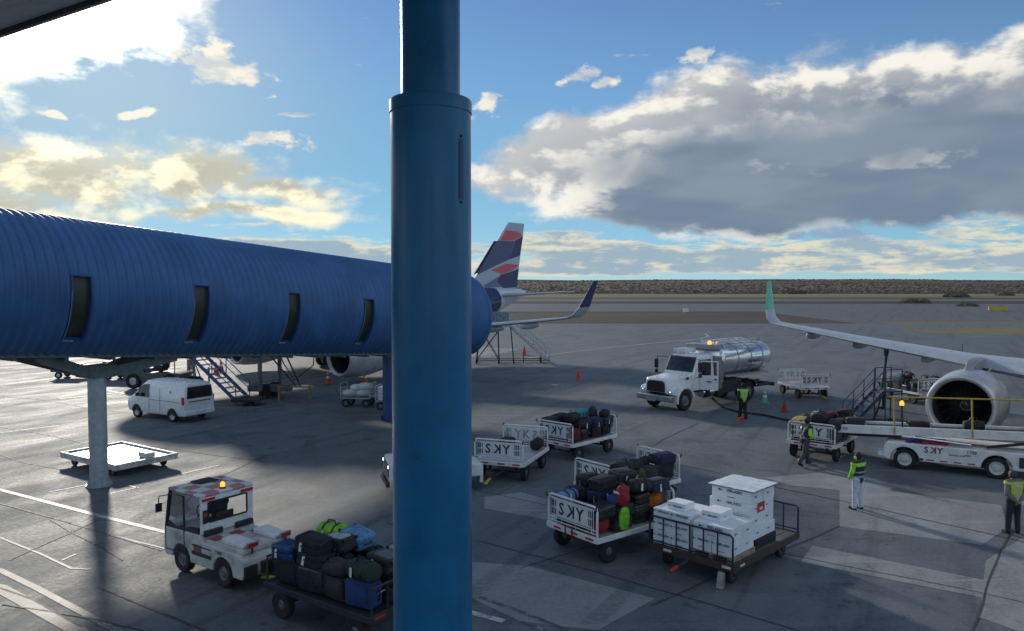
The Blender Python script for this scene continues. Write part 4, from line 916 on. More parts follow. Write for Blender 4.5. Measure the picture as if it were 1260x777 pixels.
bag('backpack', 'lime green', (.56, .32, .15), cA @ Matrix.Translation((-.42, -.74, .95)) @ Matrix.Rotation(R(-90), 4, 'Y') @ Matrix.Rotation(R(90), 4, 'X'), 'lime green backpack standing at the open side of the nearest cart', 'bags on the nearest white cart', False)
bag('backpack', 'red', (.52, .34, .22), cA @ Matrix.Translation((-.42, -.66, 1.5)) @ Matrix.Rotation(R(-90), 4, 'Y') @ Matrix.Rotation(R(90), 4, 'X'), 'red backpack above the lime green bag on the nearest cart', 'bags on the nearest white cart', True)
lay = dark_layers(32, 2, top=4, cols=('black', 'black', 'charcoal', 'navy', 'olive')); lay[1] = {(3, 0): ('soft', 'navy', S1, 'flat'), (3, 1): ('duffel', 'black', D1, 'flat'), (1, 0): ('backpack', 'black', BP1, 'flat')}
pile(CARTS['B'], 'cart behind nearest', 'bags on the white cart behind the nearest one', lay, 5)
pile(CARTS['C'], 'nearly empty cart', 'bags on the nearly empty white cart', [{(3, 2): ('soft', 'charcoal', S1, 'flat', 'flat grey suitcase lying on the nearly empty cart'), (3, 0): ('duffel', 'black', D1, 'flat', 'black duffel bag lying on the nearly empty cart')}], 6)
lay = dark_layers(33, 3, top=9)
lay[0][(0, 0)] = ('soft', 'maroon', S1, 'side', 'maroon fabric suitcase standing at the front corner of the black-bag cart'); lay[0][(0, 1)] = ('soft', 'red', S2, 'flat', 'red fabric suitcase low behind the sign of the black-bag cart'); lay[1].pop((0, 0), None); lay[2] = {(1, 2): ('soft', 'black', S1, 'flat'), (0, 2): ('soft', 'charcoal', S2, 'flat'), (1, 1): ('duffel', 'black', (.62, .5, .38), 'flat', 'round black duffel bag on top of the black-bag cart'), (3, 2): ('soft', 'teal', S2, 'flat', 'turquoise fabric suitcase on top of the black-bag cart'), (3, 1): ('backpack', 'charcoal', BP2, 'up', 'dark backpack standing on top of the black-bag cart'), (3, 0): ('backpack', 'black', BP2, 'flat', 'black backpack rearmost on top of the black-bag cart')}
pile(CARTS['E'], 'cart left of tanker', 'bags on the cart left of the tanker', lay, 7)
lay = dark_layers(34, 3, top=7); lay[0][(1, 0)] = ('suitcase', 'grey', S1, 'side', 'grey hard-shell suitcase standing at the open side of the cart at the belt loader'); lay[1].pop((0, 0), None); lay[1].pop((0, 1), None)
lay[2] = {(0, 2): ('suitcase', 'yellow', (.60, .44, .26), 'flat', 'yellow suitcase on top of the cart at the belt loader'), (1, 1): ('duffel', 'black', (.68, .54, .44), 'flat', 'big black duffel bag on top of the cart at the belt loader'), (1, 2): ('backpack', 'brown', BP1, 'flat', 'brown backpack on top of the cart at the belt loader'), (3, 1): ('soft', 'maroon', S2, 'flat', 'dark maroon suitcase at the belt end of the cart'), (3, 0): ('soft', 'black', S1, 'flat')}
pile(CARTS['F'], 'belt loader cart', 'bags on the cart at the belt loader', lay, 9)
pile(CARTS['H'], 'cart behind fuelling steps', 'bags on the cart behind the fuelling steps', dark_layers(35, 2, top=6), 10)
# cart behind the tug, the near (x<0) end is the end by the tug
lay = dark_layers(36, 3, top=7, cols=('black', 'black', 'charcoal'))
lay[1][(0, 0)] = ('suitcase', 'blue', S1, 'flat', 'blue hard-shell suitcase at the front side of the tug\'s cart'); lay[1][(0, 1)] = ('suitcase', 'grey', S1, 'flat', 'grey suitcase under the green bag at the front of the tug\'s cart'); lay[1][(0, 2)] = ('soft', 'grey', S2, 'flat', 'grey fabric suitcase in the back row at the tug end of its cart')
lay[2] = {(0, 2): ('duffel', 'lime green', (.66, .42, .36), 'flat', 'bright green duffel bag with black straps on the tug\'s cart'), (1, 2): ('suitcase', 'light blue', (.66, .50, .28), 'flat', 'pale blue flat suitcase on top at the back of the tug\'s cart'), (1, 1): ('soft', 'charcoal', S1, 'flat', 'grey-topped suitcase near the middle of the tug\'s cart', 'silver'), (3, 2): ('suitcase', 'silver', S1, 'flat', 'silver suitcase on top of the tug\'s cart'), (3, 1): ('soft', 'charcoal', S1, 'flat', 'dark suitcase with grey pocket on the tug\'s cart', 'grey'), (1, 0): ('soft', 'black', S1, 'flat'), (3, 0): ('duffel', 'dark green', D1, 'flat', 'dark green duffel bag above the large blue suitcase')}
lay[0][(3, 0)] = ('soft', 'blue', (.66, .50, .28), 'side', 'large blue suitcase standing at the rear side of the tug\'s cart'); lay[1].pop((3, 0), None)
pile(CARTS['D'], 'cart behind tug', 'bags on the cart behind the tug', lay, 12, 1.05)

# ------------------------------------------------------------------ tow tractors
CHECK = bpy.data.materials.new('red_white_checks'); CHECK.use_nodes = True
_t = NT(CHECK.node_tree); _b = _t.n['Principled BSDF']; _ck = _t.node('ShaderNodeTexChecker'); _t.l.new(_t.add3(_t.node('ShaderNodeTexCoord').outputs['Object'], (.02, .13, .07)), _ck.inputs[0]); _ck.inputs['Scale'].default_value = 2.9
_ck.inputs[1].default_value = (.60, .62, .62, 1); _ck.inputs[2].default_value = (.38, .22, .23, 1); _t.l.new(_ck.outputs[0], _b.inputs['Base Color']); _b.inputs['Roughness'].default_value = .5
SEATM = mat('seat_vinyl', (.02, .02, .022), .6)
def tug_cab():
    t = thing('baggage_tug', 'small grimy white baggage tug with red-checkered cab roof and amber beacon', 'tug', (-6.45, 17.42, 0), R(145), None, 1.0)
    m = WHITE_DIRTY
    # lower body with wheel arches, drawn from the side
    def arch(cx, r): return [(cx + r * math.cos(a), .30 + r * math.sin(a)) for a in [math.pi * k / 8 for k in range(9)]]
    side = [(-1.50, .42), (-1.42, .30)] + arch(-.75, .36)[::-1] + arch(.80, .36)[::-1] + [(1.42, .30), (1.50, .40), (1.46, .95), (.10, .98), (.05, .84), (-1.30, .80), (-1.48, .70)]
    side = [(x, z if z > .29 else .30) for x, z in side]
    mb = MB(); mb.prism(side, 'y', -.72, .72); mb.build('body', m, t, .02)
    mb = MB(); mb.box(-1.36, -.02, -.62, .62, .803, .90); mb.build('rear_deck', WHITE_DIRTY, t, .015)
    for x_, y_ in ((-.20, -.05), (-.20, .46), (-.46, -.42)): mb = MB(); mb.box(x_ - .15, x_ + .15, y_ - .15, y_ + .15, .9005, .9025); mb.build('red_patch', mat('faded_red_patch', (.25, .09, .09), .6), t)
    for s_ in (-1, 1):
        mb = MB(); mb.prism([(-1.30, .902), (-1.30, .98), (-.55, 1.02), (-.55, .902)], 'y', s_ * .22 if s_ > 0 else -.60, .60 if s_ > 0 else -.22); mb.build('tool_box', WHITE, t, .02)
        mb = MB(); mb.box(-.02, .08, s_ * .40 - .22, s_ * .40 + .22, .93, 1.06); mb.build('battery_tray', BLACK, t, .01)
        mb = MB(); mb.box(-1.43, -1.38, s_ * .43 - .15, s_ * .43 + .15, .93, 1.05); lo = mb.build('lamp_box', GALV, t, .01)
        mb = MB(); mb.box(-1.445, -1.432, s_ * .43 - .11, s_ * .43 + .11, .95, 1.03); mb.build('tail_lamp', RED_L, lo)
        mb = MB(); mb.cyl((-1.40, s_ * .43, .80), (-1.40, s_ * .43, .935), .02, n=6); mb.build('lamp_post', DARKM, lo)
        for x in (-.75, .80): wheel(t, (x, s_ * .62, .31), .31, .20, 'y', RIMD, None, .52)
    # cab: roof, rear wall with window, corner posts, windscreen
    mb = MB(); mb.box(.06, 1.34, -.70, .70, 1.80, 1.87); mb.build('cab_roof', CHECK, t, .03)
    fr = MB()   # rear wall as a frame around its window
    x0, x1 = .06, .12
    fr.box(x0, x1, -.68, .68, .98, 1.22); fr.box(x0, x1, -.68, .68, 1.68, 1.797); fr.box(x0, x1, -.68, -.52, 1.223, 1.677); fr.box(x0, x1, .52, .68, 1.223, 1.677); rw = fr.build('cab_rear_wall', WHITE, t, .012)
    mb = MB(); mb.tube([(.055, -.50, 1.25), (.055, -.47, 1.225), (.055, .47, 1.225), (.055, .50, 1.25), (.055, .50, 1.65), (.055, .47, 1.675), (.055, -.47, 1.675), (.055, -.50, 1.65), (.055, -.50, 1.25)], .022, 6); mb.build('window_seal', BLACK, rw)
    for s_ in (-1, 1): mb = MB(); mb.box(.035, .055, s_ * .50 - .16, s_ * .50 + .16, 1.715, 1.775); mb.build('marker_strip', RED_L, rw)
    mb = MB(); mb.box(.03, .06, .53, .64, 1.22, 1.52); mb.build('lamp_cluster', BLACK, rw, .01)
    mb = MB(); mb.cyl((.025, .585, 1.42), (.04, .585, 1.42), .045, n=12); mb.build('brake_lamp', RED_L, rw)
    for s_ in (-1, 1):
        mb = MB(); mb.rings([[(x + a, s_ * .66 + b, z) for a, b in ((-.03, -.03), (.03, -.03), (.03, .03), (-.03, .03))] for x, z in ((1.46, .93), (1.28, 1.80))]); mb.build('windscreen_post', DARKM, t)
    mb = MB(); mb.add([(1.455, -.63, .96), (1.455, .63, .96), (1.29, .63, 1.79), (1.29, -.63, 1.79)], [(0, 1, 2, 3)]); mb.build('windscreen', mat('clear_pane', (.6, .65, .65), .05, trans=1.0, var=.02), t)
    mb = MB(); mb.box(1.36, 1.50, -.70, .70, .40, .96); mb.build('front_panel', WHITE, t, .03)
    mb = MB(); mb.prism([(.16, .99), (.16, 1.10), (.62, 1.06), (.62, .99)], 'y', .60, .70); mb.build('side_sill', DARKM, t)
    # half door in dark plastic with an oval opening
    do = MB(); ou = [(.66, .45), (1.40, .45), (1.42, .95), (1.27, 1.74), (.70, 1.76)]
    do.tube([(x, .705, z) for x, z in ou + ou[:1]], .025, 6); do.add([(x, .70, z) for x, z in ((.66, .45), (1.40, .45), (1.42, .92), (1.36, 1.15), (.98, 1.02), (.67, 1.12))], [(0, 1, 2, 3, 4, 5)]); do.build('side_door', mat('door_grey', (.030, .032, .031), .5, dirt=.4), t)
    mb = MB(); mb.bx((.42, 0, 1.02), (.5, .5, .14)); mb.prism([(.16, 1.09), (.27, 1.09), (.20, 1.36), (.10 + .04, 1.36)], 'y', -.22, .22); mb.build('seat', SEATM, t, .04)
    mb = MB(); mb.tube([(1.0 + .05 * math.cos(a), 0 + .18 * math.sin(a), 1.22 + .16 * math.cos(a)) for a in [2 * math.pi * k / 16 for k in range(17)]], .014, 6); mb.cyl((1.0, 0, 1.22), (1.25, 0, 1.02), .022, n=6); mb.build('steering_wheel', BLACK, t)
    mb = MB(); mb.lathe([(0, .06), (.02, .075), (.04, .06)], (.22, .02, 1.872), 'z', 16, cap=True); bb = mb.build('beacon_base', BLACK, t)
    mb = MB(); mb.lathe([(.04, .055), (.12, .05), (.15, .02)], (.22, .02, 1.872), 'z', 16, cap=True); mb.build('beacon_lens', ORANGE_E, bb)
    mb = MB(); mb.tube([(1.30, .70, 1.70), (1.42, .86, 1.68), (1.42, .88, 1.5)], .014, 6); mb.box(1.40, 1.43, .80, .95, 1.32, 1.52); mb.build('mirror', BLACK, t, .01)
    mb = MB(); mb.box(.9, 1.3, -.35, .15, 1.873, 1.90); mb.build('roof_vent', BLACK, t, .01)
    mb = MB(); mb.box(-1.60, -1.50, -.30, .30, .36, .62); mb.box(-1.72, -1.60, -.10, .10, .40, .58); mb.cyl((-1.67, 0, .36), (-1.67, 0, .66), .025, n=8); mb.build('tow_hitch', DARKM, t, .01)
    for y_ in (-.56, .56): mb = MB(); mb.box(-1.54, -1.49, y_ - .16, y_ + .16, .34, .60); mb.build('rear_bumper', DARKM, t, .01)
    mb = MB(); mb.box(-.34, .36, .722, .732, .52, .60); mb.box(-.34, .36, .722, .732, .72, .745); mb.build('side_vent', DARKM, t)
    mb = text_mb('TA03', .11, frame_M((-.62, .7235, .73), (-1, 0, 0), (0, 0, 1))); mb.build('lettering', NAVYTXT, t)
    mb = MB(); mb.box(.0, .30, .7215, .7255, .60, .76); mb.build('red_patch', mat('faded_red_patch', (.25, .09, .09), .6), t)
    return t
TUG = tug_cab()
def tug_open():
    t = thing('baggage_tug', 'white baggage tug with lit headlamp and slatted grille peeking out left of the blue post', 'tug', (-2.55, 24.45, 0), R(197))
    mb = MB(); side = [(-1.45, .45), (1.45, .45), (1.45, 1.0), (1.38, 1.06), (.25, 1.10), (.15, .85), (-1.0, .85), (-1.45, .85)]; mb.prism(side, 'y', -.68, .68); mb.build('body', WHITE, t, .03)
    mb = MB(); mb.box(1.452, 1.47, -.45, .45, .55, .94); g = mb.build('grille', DARKM, t)
    for k in range(6): mb = MB(); mb.box(1.472, 1.50, -.45, .45, .57 + k * .062, .60 + k * .062); mb.build('slat', mat('grille_slat', (.30, .33, .30), .5), g)
    for s_ in (-1, 1):
        mb = MB(); mb.box(1.45, 1.475, s_ * .57 - .08, s_ * .57 + .08, .84, .98); h = mb.build('headlamp_housing', BLACK, t, .01)
        mb = MB(); mb.cyl((1.47, s_ * .57, .91), (1.49, s_ * .57, .91), .05, n=14); mb.build('headlamp', LAMP_E, h)
        for x in (-.85, .9): wheel(t, (x, s_ * .58, .30), .30, .19, 'y', RIMD, None, .5)
    mb = MB(); mb.box(1.45, 1.56, -.68, .68, .30, .46); mb.build('bumper', DARKM, t, .02)
    mb = MB(); mb.bx((-.35, 0, 1.0), (.5, 1.0, .14)); mb.prism([(-.62, .9), (-.52, .9), (-.58, 1.45), (-.66, 1.45)], 'y', -.5, .5); mb.build('seat', SEATM, t, .04)
    mb = MB(); mb.tube([(.12, .25 + .18 * math.sin(a), 1.3 + .17 * math.cos(a)) for a in [2 * math.pi * k / 16 for k in range(17)]], .014, 6); mb.cyl((.12, .25, 1.3), (.3, .25, 1.08), .02, n=6); mb.build('steering_wheel', BLACK, t)
    mb = MB(); mb.box(-1.62, -1.45, -.3, .3, .36, .55); mb.build('tow_hitch', DARKM, t)
    mb = MB(); mb.prism([(-1.5, .25), (-1.40, .25), (-1.44, .86), (-1.5, .86)], 'y', .60, .68); mb.build('mudguard', WHITE, t)
tug_open()

# ------------------------------------------------------------------ box trolley and its cartons
TRO = Vector((3.22, 17.70, 0)); TA = R(45)
RUST = mat('rusty_brown_steel', (.055, .035, .028), .7, dirt=.6, dirtcol=(.03, .03, .03)); PLANK = mat('worn_deck_boards', (.13, .12, .11), .75, var=.3, scale=4, dirt=.3); RAILM = mat('dark_blue_rail', (.012, .022, .055), .45)
tro = thing('cargo_trolley', 'low dark flat trolley with blue end rails carrying white fish boxes', 'trolley', (TRO.x, TRO.y, 0), TA)
TL_, TW = 3.12, 2.08       # local x along the trolley from the near end, local -y to the right
for k in range(9):
    y0 = -TW + k * TW / 9 + .006; mb = MB(); mb.box(.05, TL_ - .05, y0, y0 + TW / 9 - .012, .50, .545 + .004 * (k % 2)); mb.build('plank', PLANK, tro)
mb = MB()
for y in (-TW - .03, 0.03): mb.box(-.02, TL_ + .02, y - .03, y + .03, .40, .56)
for x in (0.01, TL_ - .01): mb.box(x - .04, x + .04, -TW + .002, -.002, .40, .558)
for y in (-TW * .3, -TW * .7): mb.box(.06, TL_ - .06, y - .05, y + .05, .36, .497)
mb.build('frame', RUST, tro, .008)
for x, rx in ((0, 0), (TL_, 0)):
    mb = MB(); mb.tube([(x, -TW - .02, .55), (x, -TW - .02, 1.14), (x, -TW + .04, 1.19), (x, -.04, 1.19), (x, .02, 1.14), (x, .02, .55)], .024, 8)
    for k in range(1, 6): mb.cyl((x, -TW * k / 6, .56), (x, -TW * k / 6, 1.19), .017, n=6)
    mb.cyl((x, -TW, .62), (x, 0, .62), .017, n=6); mb.build('end_rail', RAILM, tro)
for x in (.42, TL_ - .42):
    for y in (-.22, -TW + .22):
        wheel(tro, (x, y, .20), .20, .11, 'y', RIMD, None, .5); mb = MB(); mb.box(x - .12, x + .12, y - .09, y + .09, .34, .40); mb.box(x - .05, x + .05, y + .06, y + .09, .15, .36); mb.box(x - .05, x + .05, y - .09, y - .06, .15, .36); mb.build('caster_fork', DARKM, tro)
mb = MB()
for y in (-.5, -TW + .1): mb.box(-.065, -.042, y - .10, y + .10, .47, .52)
mb.box(.25, .45, -TW - .066, -TW - .062, .46, .51); mb.build('reflector', mat('white_reflector', (.6, .6, .55), .4), tro)
mb = MB(); mb.prism([(.02, .36), (-.05, .36), (-.12, .02), (-.02, .02)], 'y', -TW + .16, -TW + .30); mb.build('parking_foot', GALV, tro)
mb = MB(); mb.cyl((0, -TW * .5, .42), (-.35, -TW * .5 + .1, .30), .03, n=6); mb.build('drawbar', RUST, tro)
mb = MB(); mb.cyl((-.33, -TW * .5 + .1, .31), (-.55, -TW * .5 + .15, .25), .045, n=8); mb.build('drawbar_grip', RED, tro)
pal = thing('wooden_pallet', 'pale wooden pallet under the front right stack of white boxes', 'pallet', (TRO.x, TRO.y, 0), TA)
WOOD = mat('pallet_wood', (.30, .24, .16), .8, var=.3, scale=8)
for k in range(7): mb = MB(); x = .05 + k * .158; mb.box(x, x + .12, -2.04, -1.06, .655, .675); mb.build('slat', WOOD, pal)
for y in (-2.03, -1.59, -1.15): mb = MB(); mb.box(.05, 1.118, y, y + .09, .5515, .654); mb.build('bearer', WOOD, pal)
crate = thing('dark_crate', 'dark slatted crate under the tall stack of white boxes', 'crate', (TRO.x, TRO.y, 0), TA)
mb = MB(); mb.box(1.22, 2.22, -1.98, -.92, .552, .78); mb.build('body', BLACK, crate, .01)
for z in (.60, .67, .74): mb = MB(); mb.box(1.24, 2.20, -1.992, -1.981, z - .02, z + .02); mb.build('slat', DARKM, crate)
CARTON = mat('white_carton', (.74, .77, .80), .55, var=.05, scale=5, bump=.1, bscale=14); TAPE = mat('carton_seam', (.52, .56, .62), .5)
crnd = random.Random(5)
def carton(x0, x1, y0, y1, z0, z1, where, sides='xy', small=False, red=False):
    """sides: which faces carry print. -x faces the near end, -y the right side"""
    c = thing('carton', where, 'box', (TRO.x, TRO.y, 0), TA, 'white fish boxes on the trolley')
    j = crnd.uniform(-.006, .006)
    x0 += .003 + j; x1 -= .003 - j; y0 += .003 - j; y1 -= .003 + j
    mb = MB(); mb.box(x0, x1, y0, y1, z0 + .001, z1 - .001); mb.build('body', CARTON, c, .008)
    h = z1 - z0; lid = z0 + h * .62
    mb = MB(); mb.box(x0 - .002, x0 - .0005, y0 + .01, y1 - .01, lid - .003, lid + .003); mb.box(x0 + .01, x1 - .01, y0 - .002, y0 - .0005, lid - .003, lid + .003); mb.build('lid_seam', TAPE, c)
    w = y1 - y0; s = min(.085, w * .15) if not small else .055
    pr = MB()
    if 'x' in sides:
        zc = z0 + h * (.76 if h > .24 else .5); yc = (y0 + y1) / 2
        M = frame_M((x0 - .004, yc - w * .08, zc), (0, -1, 0), (0, 0, 1)); text_mb('VERLASSO', s, M, pr)
        q = s * .55; M2 = frame_M((x0 - .004, yc + w * .08 + s * 2.6 - w * .0, zc), (0, -1, 0), (0, 0, 1)); pr.add([(-q, 0, 0), (0, -q * .55, 0), (q, 0, 0), (0, q * .55, 0)], [(0, 1, 2, 3)], 0, M2); pr.add([(q * .9, 0, 0), (q * 1.6, -q * .4, 0), (q * 1.6, q * .4, 0)], [(0, 1, 2)], 0, M2)
        if h > .26: text_mb('fresh salmon  ' if not small else 'fresh', s * .45, frame_M((x0 - .004, yc, z0 + h * .25), (0, -1, 0), (0, 0, 1)), pr)
    if 'y' in sides:
        q = s * .5; xc = x0 + (x1 - x0) * .35; zc = z0 + h * .5; M2 = frame_M((xc, y0 - .004, zc), (1, 0, 0), (0, 0, 1))
        pr.add([(-q, 0, 0), (0, -q * .6, 0), (q, 0, 0), (0, q * .6, 0)], [(0, 1, 2, 3)], 0, M2); pr.add([(q * .9, 0, 0), (q * 1.7, -q * .5, 0), (q * 1.7, q * .5, 0)], [(0, 1, 2)], 0, M2)
    if pr.v: tag(pr.build('print', NAVYTXT, c), kind='stuff')
    if red:
        mb = MB(); mb.box(x0 + .25, x0 + .60, y0 - .006, y0 - .004, z0 + .03, z1 - .02); rl = mb.build('red_label', mat('red_sticker', (.55, .03, .06), .5), c)
        mb = MB(); mb.box(x0 + .36, x0 + .50, y0 - .009, y0 - .007, z0 + .07, z0 + .14); mb.build('label_print', TAGM, rl)
    return c
# left stack: two columns, three layers, one small box on top
zl = .557
for k, h in enumerate((.27, .27, .27)):
    for col_, (ya, yb) in enumerate(((-.50, -.02), (-.985, -.505))):
        for dep, (xa, xb) in enumerate(((.06, .56), (.565, 1.06))):
            if dep == 1 and k == 2 and col_ == 0 and False: continue
            nm = f'white carton in the {"left" if col_ == 0 else "right"} column of the left stack, {["bottom", "middle", "top"][k]} layer, {"near" if dep == 0 else "far"} row'
            carton(xa, xb, ya, yb, zl, zl + h, nm, 'x' if dep == 0 else '')
    zl += h + .002
carton(.22, .62, -.78, -.30, zl, zl + .17, 'small white carton lying on top of the left stack', 'x', True)
# right front stack on the pallet
zr = .677
for k, h in enumerate((.31, .31)):
    for col_, (ya, yb) in enumerate(((-1.55, -1.09), (-2.03, -1.555))):
        for dep, (xa, xb) in enumerate(((.06, .57), (.575, 1.08))):
            if k == 1 and col_ == 0: continue
            if k == 1: carton(xa, xb, -2.03, -1.09, zr, zr + h, f'wide white carton in the upper layer of the pallet stack, {"near" if dep == 0 else "far"} one', 'xy')
            else: carton(xa, xb, ya, yb, zr, zr + h, f'white carton in the lower layer of the pallet stack, {"left" if col_ == 0 else "right"} {"near" if dep == 0 else "far"} one', 'xy' if col_ else 'x')
    zr += h + .002
carton(.30, .86, -1.62, -1.14, zr, zr + .20, 'medium white carton lying on top of the pallet stack', 'xy', True)
# tall stack behind
zt = .782
for k, h in enumerate((.27, .27, .27, .27)):
    wide = -.86 if k == 2 else -.93
    for dep, (xa, xb) in enumerate(((1.13, 1.67), (1.675, 2.20))):
        carton(xa, xb, -1.93 - (.04 if k == 0 else 0), wide, zt, zt + h, f'wide white carton in the tall stack, {["lowest", "second", "third", "topmost"][k]} layer, {"near" if dep == 0 else "far"} one', 'xy', False, k == 2 and dep == 0)
    zt += h + .002
lid = thing('stack_cover', 'creased plastic-wrapped lid on top of the tall stack of white boxes', 'cover', (TRO.x, TRO.y, 0), TA)
mb = MB(); nx = 12; rs = []
for i in range(nx + 1):
    rs.append([(1.08 + 1.18 * i / nx, -2.0 + 1.16 * j / 12, zt + .032 + .014 * mnoise.noise(Vector((i * .9, j * .9, 0)))) for j in range(13)])
mb.rings(rs, 0, False, False, False); mb.build('plastic_sheet', mat('plastic_film', (.62, .66, .66), .12, spec=.8, var=.15, scale=4), lid)
mb = MB(); mb.box(1.08, 2.26, -2.0, -.84, zt + .002, zt + .016); mb.build('board', mat('lid_board', (.30, .30, .28), .7), lid)

# ------------------------------------------------------------------ flat container dolly by the column
dl = thing('container_dolly', 'low flat white container dolly standing behind the bridge column', 'dolly', (-14.15, 27.55, 0), R(-34))
DW, DL = 2.2, 3.55
mb = MB(); mb.box(-DL / 2, DL / 2, -DW / 2, DW / 2, .36, .40); mb.build('deck', mat('bare_metal_deck', (.50, .52, .52), .42, .6, var=.15, scale=3), dl)
mb = MB()
for s_ in (-1, 1): mb.box(-DL / 2 - .06, DL / 2 + .06, s_ * DW / 2 - .05, s_ * DW / 2 + .05, .26, .47); mb.box(s_ * DL / 2 - .05, s_ * DL / 2 + .05, -DW / 2 + .052, DW / 2 - .052, .26, .465)
mb.build('frame', WHITE_DIRTY, dl, .015)
for x in (-.6, .6): mb = MB(); mb.box(x - .01, x + .01, -DW / 2 + .06, DW / 2 - .06, .401, .408); mb.build('deck_seam', GALV, dl)
for x in (-1.3, 1.3):
    for s_ in (-1, 1): wheel(dl, (x, s_ * (DW / 2 - .2), .16), .16, .12, 'y', RIMD, None, .5)
mb = MB(); mb.bx((DL / 2 - .5, .3, .50), (.5, .35, .18)); mb.build('stop_block', WHITE_DIRTY, dl, .02)
mb = MB(); mb.cyl((-DL / 2, 0, .3), (-DL / 2 - 1.1, 0, .2), .035, n=8); mb.build('drawbar', DARKM, dl)

# ------------------------------------------------------------------ white van
def van():
    t = thing('van', 'small white panel van with dark rear window parked behind the bridge column', 'van', (-16.70, 37.45, 0), R(150))
    m = WHITE_CLEAN
    # body as cross-sections along its length: (x, z-bottom, z-belt, z-top, half width at belt, half width at roof)
    S = [(-2.20, .36, .95, 1.72, .80, .66), (-2.14, .30, .96, 1.83, .84, .70), (-1.5, .28, .98, 1.88, .85, .72), (0.2, .28, .98, 1.88, .85, .71), (.75, .28, .98, 1.86, .85, .69), (1.08, .28, .98, 1.69, .85, .68), (1.45, .28, .98, 1.36, .84, .72), (1.70, .28, .96, 1.13, .84, .76), (2.04, .30, .88, .98, .82, .72), (2.18, .36, .76, .84, .75, .62)]
    mb = MB(); rs = []
    for x, zb, zm, zt_, wb, wt in S:
        rs.append([(x, -wb * .93, zb), (x, -wb, zb + .18), (x, -wb, zm), (x, -(wb * .45 + wt * .55), zm * .35 + zt_ * .65), (x, -wt * .92, zt_ - .03), (x, -wt * .6, zt_), (x, wt * .6, zt_), (x, wt * .92, zt_ - .03), (x, (wb * .45 + wt * .55), zm * .35 + zt_ * .65), (x, wb, zm), (x, wb, zb + .18), (x, wb * .93, zb)])
    mb.rings(rs); mb.build('body', m, t, .03, 2, 40)
    def pane(pts, nm='window'): mb = MB(); mb.add(pts, [tuple(range(len(pts)))]); return mb.build(nm, GLASS, t)
    mb = MB(); mb.rings([[(-2.213, y * (1 - .12 * (z - 1.15)), z) for y in (-.70, -.35, 0, .35, .70)] for z in (1.13, 1.40, 1.68)], 0, False, False, False); mb.build('rear_window', GLASS, t)
    for s_ in (-1, 1):
        pane([(.42, s_ * .862, 1.06), (1.42, s_ * .862, 1.06), (1.12, s_ * .800, 1.47), (.85, s_ * .768, 1.64), (.42, s_ * .765, 1.68)], 'side_window')
        mb = MB(); mb.box(-2.17, -2.02, s_ * .80, s_ * .865, .86, 1.22); mb.build('tail_lamp', RED_L, t, .02)
        mb = MB(); mb.box(-1.9, .3, s_ * .852, s_ * .860, .955, .975); mb.build('body_crease', mat('panel_gap', (.10, .11, .12), .5), t)
        mb = MB(); mb.box(-.45, -.43, s_ * .852, s_ * .858, .40, 1.55); mb.box(.36, .38, s_ * .852, s_ * .858, .40, 1.60); mb.build('door_gap', mat('panel_gap', (.10, .11, .12), .5), t)
        mb = MB(); mb.tube([(1.05, s_ * .85, 1.12), (1.05, s_ * .98, 1.14)], .02, 6); mb.bx((1.05, s_ * 1.0, 1.17), (.10, .16, .17)); mb.build('mirror', BLACK, t, .02)
        mb = MB(); mb.bx((2.08, s_ * .62, .80), (.18, .26, .16)); mb.build('headlamp', LAMP, t, .04)
        for x in (-1.32, 1.35):
            mb = MB(); mb.rings([[(x + r_ * math.cos(a), s_ * .853, .30 + r_ * math.sin(a)) for a in [math.pi * k / 14 for k in range(15)]] for r_ in (.0, .365)], 0, False, False, False); mb.build('wheel_arch', BLACK, t)
            wheel(t, (x, s_ * .78, .31), .31, .19, 'y', RIM, None, .62)
    mb = MB(); mb.add([(1.10, -.60, 1.69), (1.10, .60, 1.69), (1.69, .68, 1.155), (1.69, -.68, 1.155)], [(0, 1, 2, 3)]); w_ = mb.build('windscreen', GLASS, t)
    w_.location.x = .012
    mb = MB(); mb.box(-2.26, -2.10, -.82, .82, .34, .56); mb.build('rear_bumper', m, t, .04)
    mb = MB(); mb.box(-2.225, -2.205, -.60, .60, .965, 1.005); mb.build('trim_bar', BLACK, t)
    mb = MB(); mb.box(-2.267, -2.262, -.25, .25, .40, .50); mb.build('number_plate', TAGM, t)
    mb = text_mb('taxi', .13, frame_M((-.95, .800, 1.32), (-1, 0, 0), (0, -.22, .97))) if False else MB()
    mb.prism([(-1.30, 1.36), (-1.16, 1.40), (-1.22, 1.45), (-1.10, 1.43), (-1.16, 1.34)], 'y', .8085, .812); mb.build('side_mark', NAVYTXT, t)
van()

